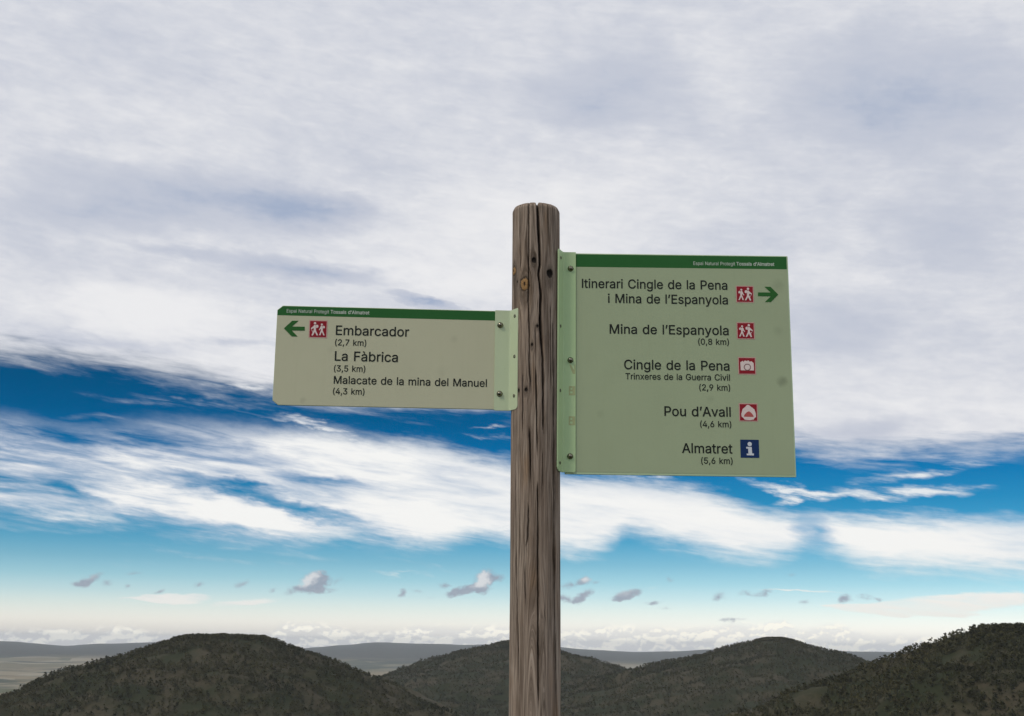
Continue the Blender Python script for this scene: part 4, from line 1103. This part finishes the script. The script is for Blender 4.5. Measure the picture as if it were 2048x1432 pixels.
# ================================================= left panel
TL = frame(-0.04293, 3.00713, 0.80338, 0.060053, -0.003423)


def local_dir(T, w):
    """world horizontal vector -> (x, y) in the frame's plane"""
    v = T.to_3x3().inverted() @ Vector((w[0], w[1], 0))
    return (v.x, v.y)


def hiker_big(f):
    head = [(.70 + .075 * math.cos(a), .145 + .08 * math.sin(a)) for a in np.linspace(0, 2 * math.pi, 12, endpoint=False)]
    body = [(.64, .28), (.73, .245), (.785, .32), (.90, .43), (.935, .47), (.915, .525), (.77, .455), (.755, .56), (.80, .66), (.885, .90), (.80, .925), (.685, .685), (.575, .90), (.48, .905), (.62, .62), (.635, .47)]
    pack = [(.50, .27), (.58, .23), (.635, .25), (.62, .44), (.52, .42), (.485, .36)]
    stick = [(.905, .51), (.925, .515), (.80, .73), (.785, .71)]
    return [head, body, pack, stick]


def hiker_small(f):
    head = [(.285 + .062 * math.cos(a), .215 + .066 * math.sin(a)) for a in np.linspace(0, 2 * math.pi, 12, endpoint=False)]
    body = [(.215, .33), (.31, .285), (.37, .36), (.385, .44), (.455, .54), (.435, .59), (.33, .48), (.325, .58), (.425, .88), (.345, .90), (.27, .665), (.165, .89), (.085, .885), (.215, .60)]
    pack = [(.085, .36), (.16, .285), (.20, .30), (.205, .45), (.11, .44)]
    return [head, body, pack]


def pictogram(parent, x0, z0, w, h, kind, skew=0.0):
    """printed square sign; x0, z0 = its top-left corner, z0 measured downwards from the board's top edge"""
    acc = Acc()
    bw = 0.0022
    def rect(a, b, c, d): return [(x0 + a, -(z0 + d)), (x0 + c, -(z0 + d)), (x0 + c, -(z0 + b)), (x0 + a, -(z0 + b))]
    def U(lp, mirror=False): return [(x0 + (1 - a if mirror else a) * w, -(z0 + b * h)) for a, b in lp]
    if kind == 'info':
        acc.flat([rect(0, 0, w, h)], -0.0010, 0)
        acc.flat([[(x0 + w * .505 + .0052 * math.cos(a), -(z0 + h * .245) + .0054 * math.sin(a)) for a in np.linspace(0, 2 * math.pi, 20, endpoint=False)]], -0.0013, 1)
        acc.flat([U([(.315, .40), (.605, .405), (.625, .76), (.715, .765), (.72, .87), (.33, .865), (.325, .775), (.425, .77), (.41, .50), (.31, .49)])], -0.0013, 1)
        return tag(acc.obj('pictogram', [M['blue'], M['info_white']], parent), 'navy information square with white letter i')
    acc.flat([rect(-bw, -bw, w + bw, h + bw)], -0.0009, 0)
    acc.flat([rect(0, 0, w, h)], -0.0011, 1)
    if kind in ('walk_left', 'walk_right'):
        for lp in hiker_big(0) + hiker_small(0):
            acc.flat([U(lp, kind == 'walk_left')], -0.0013 - 0.00002 * len(lp), 2)
        lab = 'crimson square with two white walkers'
    elif kind == 'camera':
        acc.flat([U([(.09, .27), (.19, .225), (.22, .185), (.27, .205), (.30, .26), (.37, .165), (.42, .155), (.45, .185), (.53, .185), (.56, .155), (.62, .165), (.68, .245), (.77, .20), (.86, .26), (.92, .33), (.93, .79), (.10, .79)])], -0.0013, 2)
        ring = lambda r: [(x0 + w * .52 + r * math.cos(a), -(z0 + h * .585) + r * math.sin(a)) for a in np.linspace(0, 2 * math.pi, 28, endpoint=False)]
        acc.flat([ring(.0088), ring(.0066)], -0.0015, 3)
        lab = 'crimson square with white camera'
    else:
        acc.flat([U([(.48, .045), (.56, .065), (.68, .17), (.86, .32), (.93, .55), (.945, .77), (.84, .85), (.81, .93), (.60, .975), (.38, .965), (.25, .93), (.20, .85), (.09, .76), (.08, .60), (.16, .31), (.33, .16), (.42, .06)])], -0.0013, 2)
        acc.flat([U([(.235, .77), (.25, .66), (.33, .57), (.42, .48), (.53, .43), (.63, .49), (.72, .585), (.79, .70), (.80, .775)])], -0.0015, 4)
        lab = 'crimson square with white cave mouth'
    return tag(acc.obj('pictogram', [M['pink'], M['red'], M['figure'], M['lens_grey'], M['brick_red']], parent), lab)


def mm(L): return [(a / 1000.0, -b / 1000.0) for a, b in L]


def lettering(parent, items, mat, y=-0.0011, bold=9.0):
    for (s, x, z, w, cap) in items:
        acc = Acc()
        text_shape(acc, s, x / 1000.0, -z / 1000.0, w / 1000.0, cap / 1000.0, y, 0, bold)
        o = acc.obj('lettering', mat, parent)
        col = 'white' if mat is M['white_print'] else 'black'
        tag(o, '%s lettering reading %s' % (col, s))


# panel body
acc = Acc()
acc.slab(mm([(-521.5, 0.4), (-100, 0.2), (28, 0.2), (28, 249), (-520.8, 249), (-534.6, 237.6), (-534.6, 11.6)]), 0.0, 0.0032, 0.0008)
left = acc.obj('sign_panel', M['panel_left'], root, matrix=TL)
tag(left, 'wide low left panel pointing left to the landing stage')
acc = Acc()
acc.flat([mm([(-533.9, 25.6), (0, 25.6), (0, 248.0), (-520.5, 248.0), (-533.9, 237.0)])], -0.0005)
acc.obj('printed_film', M['film_left'], left)
acc = Acc()
acc.flat([mm([(-521.2, 2.0), (0, 2.0), (0, 25.6), (-533.9, 25.6), (-533.9, 12.8)])], -0.0006)
acc.obj('header_band', M['band'], left)
lettering(left, [('Espai Natural Protegit', -511.5, 18.1, 103.0, 8.6)], M['white_print'], bold=2.0)
lettering(left, [('Tossals d’Almatret', -404.8, 18.0, 95.0, 8.6)], M['white_print'], bold=13.0)
lettering(left, [
    ('Embarcador', -389.8, 71.4, 178.7, 23.4), ('(2,7 km)', -390.6, 97.6, 75.9, 14.9),
    ('La Fàbrica', -389.8, 136.0, 153.3, 23.4), ('(3,5 km)', -390.6, 162.6, 75.9, 14.9),
    ('Malacate de la mina del Manuel', -389.8, 193.1, 371.7, 18.6), ('(4,3 km)', -390.6, 219.1, 75.9, 14.9)], M['black'])
acc = Acc()
acc.flat([mm([(-516.2, 58.3), (-497.0, 38.6), (-481.5, 38.3), (-497.0, 53.3), (-466.0, 53.0), (-465.6, 62.9), (-496.9, 63.1), (-482.0, 78.1), (-496.6, 78.0)])], -0.0011)
tag(acc.obj('direction_arrow', M['arrow'], left), 'green arrow pointing left')
pictogram(left, -0.4533, 0.0380, 0.0402, 0.0402, 'walk_left')

# ================================================= right panel
TR = frame(0.157066, 3.01734, 0.95869, 0.0, -0.0)
acc = Acc()
acc.slab(mm(rounded(-26, 0.2, 533.2, 558.6, (1.5, 2.5, 2.5, 1.5))), 0.0, 0.0032, 0.0010)
right = acc.obj('sign_panel', M['panel_right'], root, matrix=TR)
tag(right, 'large square right panel with five destinations and symbols')
acc = Acc()
acc.flat([mm([(0, 36.2), (529.8, 35.4), (530.0, 553.6), (0, 552.8)])], -0.0005)
acc.obj('printed_film', M['film_right'], right)
acc = Acc()
acc.flat([mm([(0, 3.0), (529.6, 2.6), (529.6, 35.2), (0, 36.0)])], -0.0006)
acc.obj('header_band', M['band'], right)
lettering(right, [('Espai Natural Protegit', 295.5, 27.2, 104.6, 8.8)], M['white_print'], bold=2.0)
lettering(right, [('Tossals d’Almatret', 403.4, 27.0, 95.0, 8.8)], M['white_print'], bold=13.0)
lettering(right, [
    ('Itinerari Cingle de la Pena', 15.4, 90.4, 363.6, 22.9), ('i Mina de l’Espanyola', 80.4, 128.4, 299.0, 22.9),
    ('Mina de l’Espanyola', 84.2, 207.2, 295.0, 23.4), ('(0,8 km)', 303.0, 232.2, 76.2, 14.9),
    ('Cingle de la Pena', 119.4, 297.0, 259.5, 23.4), ('Trinxeres de la Guerra Civil', 122.4, 322.4, 256.9, 15.2), ('(2,9 km)', 303.2, 347.6, 76.0, 14.9),
    ('Pou d’Avall', 216.9, 412.3, 162.0, 23.4), ('(4,6 km)', 303.5, 438.6, 76.0, 14.9),
    ('Almatret', 258.1, 502.7, 122.6, 23.2), ('(5,6 km)', 304.0, 528.3, 76.2, 14.9)], M['black'])
acc = Acc()
acc.flat([mm([(455.0, 96.5), (487.0, 96.3), (471.6, 81.4), (486.9, 81.6), (505.6, 101.1), (486.6, 120.9), (471.8, 121.1), (487.0, 105.9), (454.8, 106.1)])], -0.0011)
tag(acc.obj('direction_arrow', M['arrow'], right), 'green arrow pointing right')
pictogram(right, 0.4022, 0.0820, 0.0402, 0.0394, 'walk_right')
pictogram(right, 0.4014, 0.1762, 0.0402, 0.0390, 'walk_right')
pictogram(right, 0.4024, 0.2651, 0.0394, 0.0394, 'camera')
pictogram(right, 0.4013, 0.3809, 0.0415, 0.0405, 'cave')
pictogram(right, 0.4001, 0.4684, 0.0450, 0.0443, 'info')

# ================================================= the two brackets
dL = local_dir(TL, (math.sin(R(35)), -math.cos(R(35))))
o = bracket('left', M['bracket_left'], TL, -1, 0.0372, 0.033, dL, -0.0006, 0.2515, 0.003, 0.009,
            [(0.60, 0.0175), (0.60, 0.1195), (0.60, 0.2175)], [(0.0128, 0.0375), (0.0132, 0.2100)], [])
tag(o, 'folded pale green bracket joining the left panel to the post')
dR = local_dir(TR, (-math.sin(R(23)), -math.cos(R(23))))
o = bracket('right', M['bracket_right'], TR, 1, 0.0312, 0.0325, dR, -0.0016, 0.5545, 0.005, 0.010,
            [(0.55, 0.0185), (0.55, 0.1947), (0.55, 0.3564), (0.55, 0.5338)],
            [(-0.0130, 0.0418), (-0.0130, 0.2770), (-0.0130, 0.5153)],
            [('slash', -.0155, .288, -.0012, .311), ('square', -.0165, .342, -.0012, .365), ('square', -.0165, .417, -.0012, .439)])
tag(o, 'folded green bracket with glue stains joining the right panel to the post')
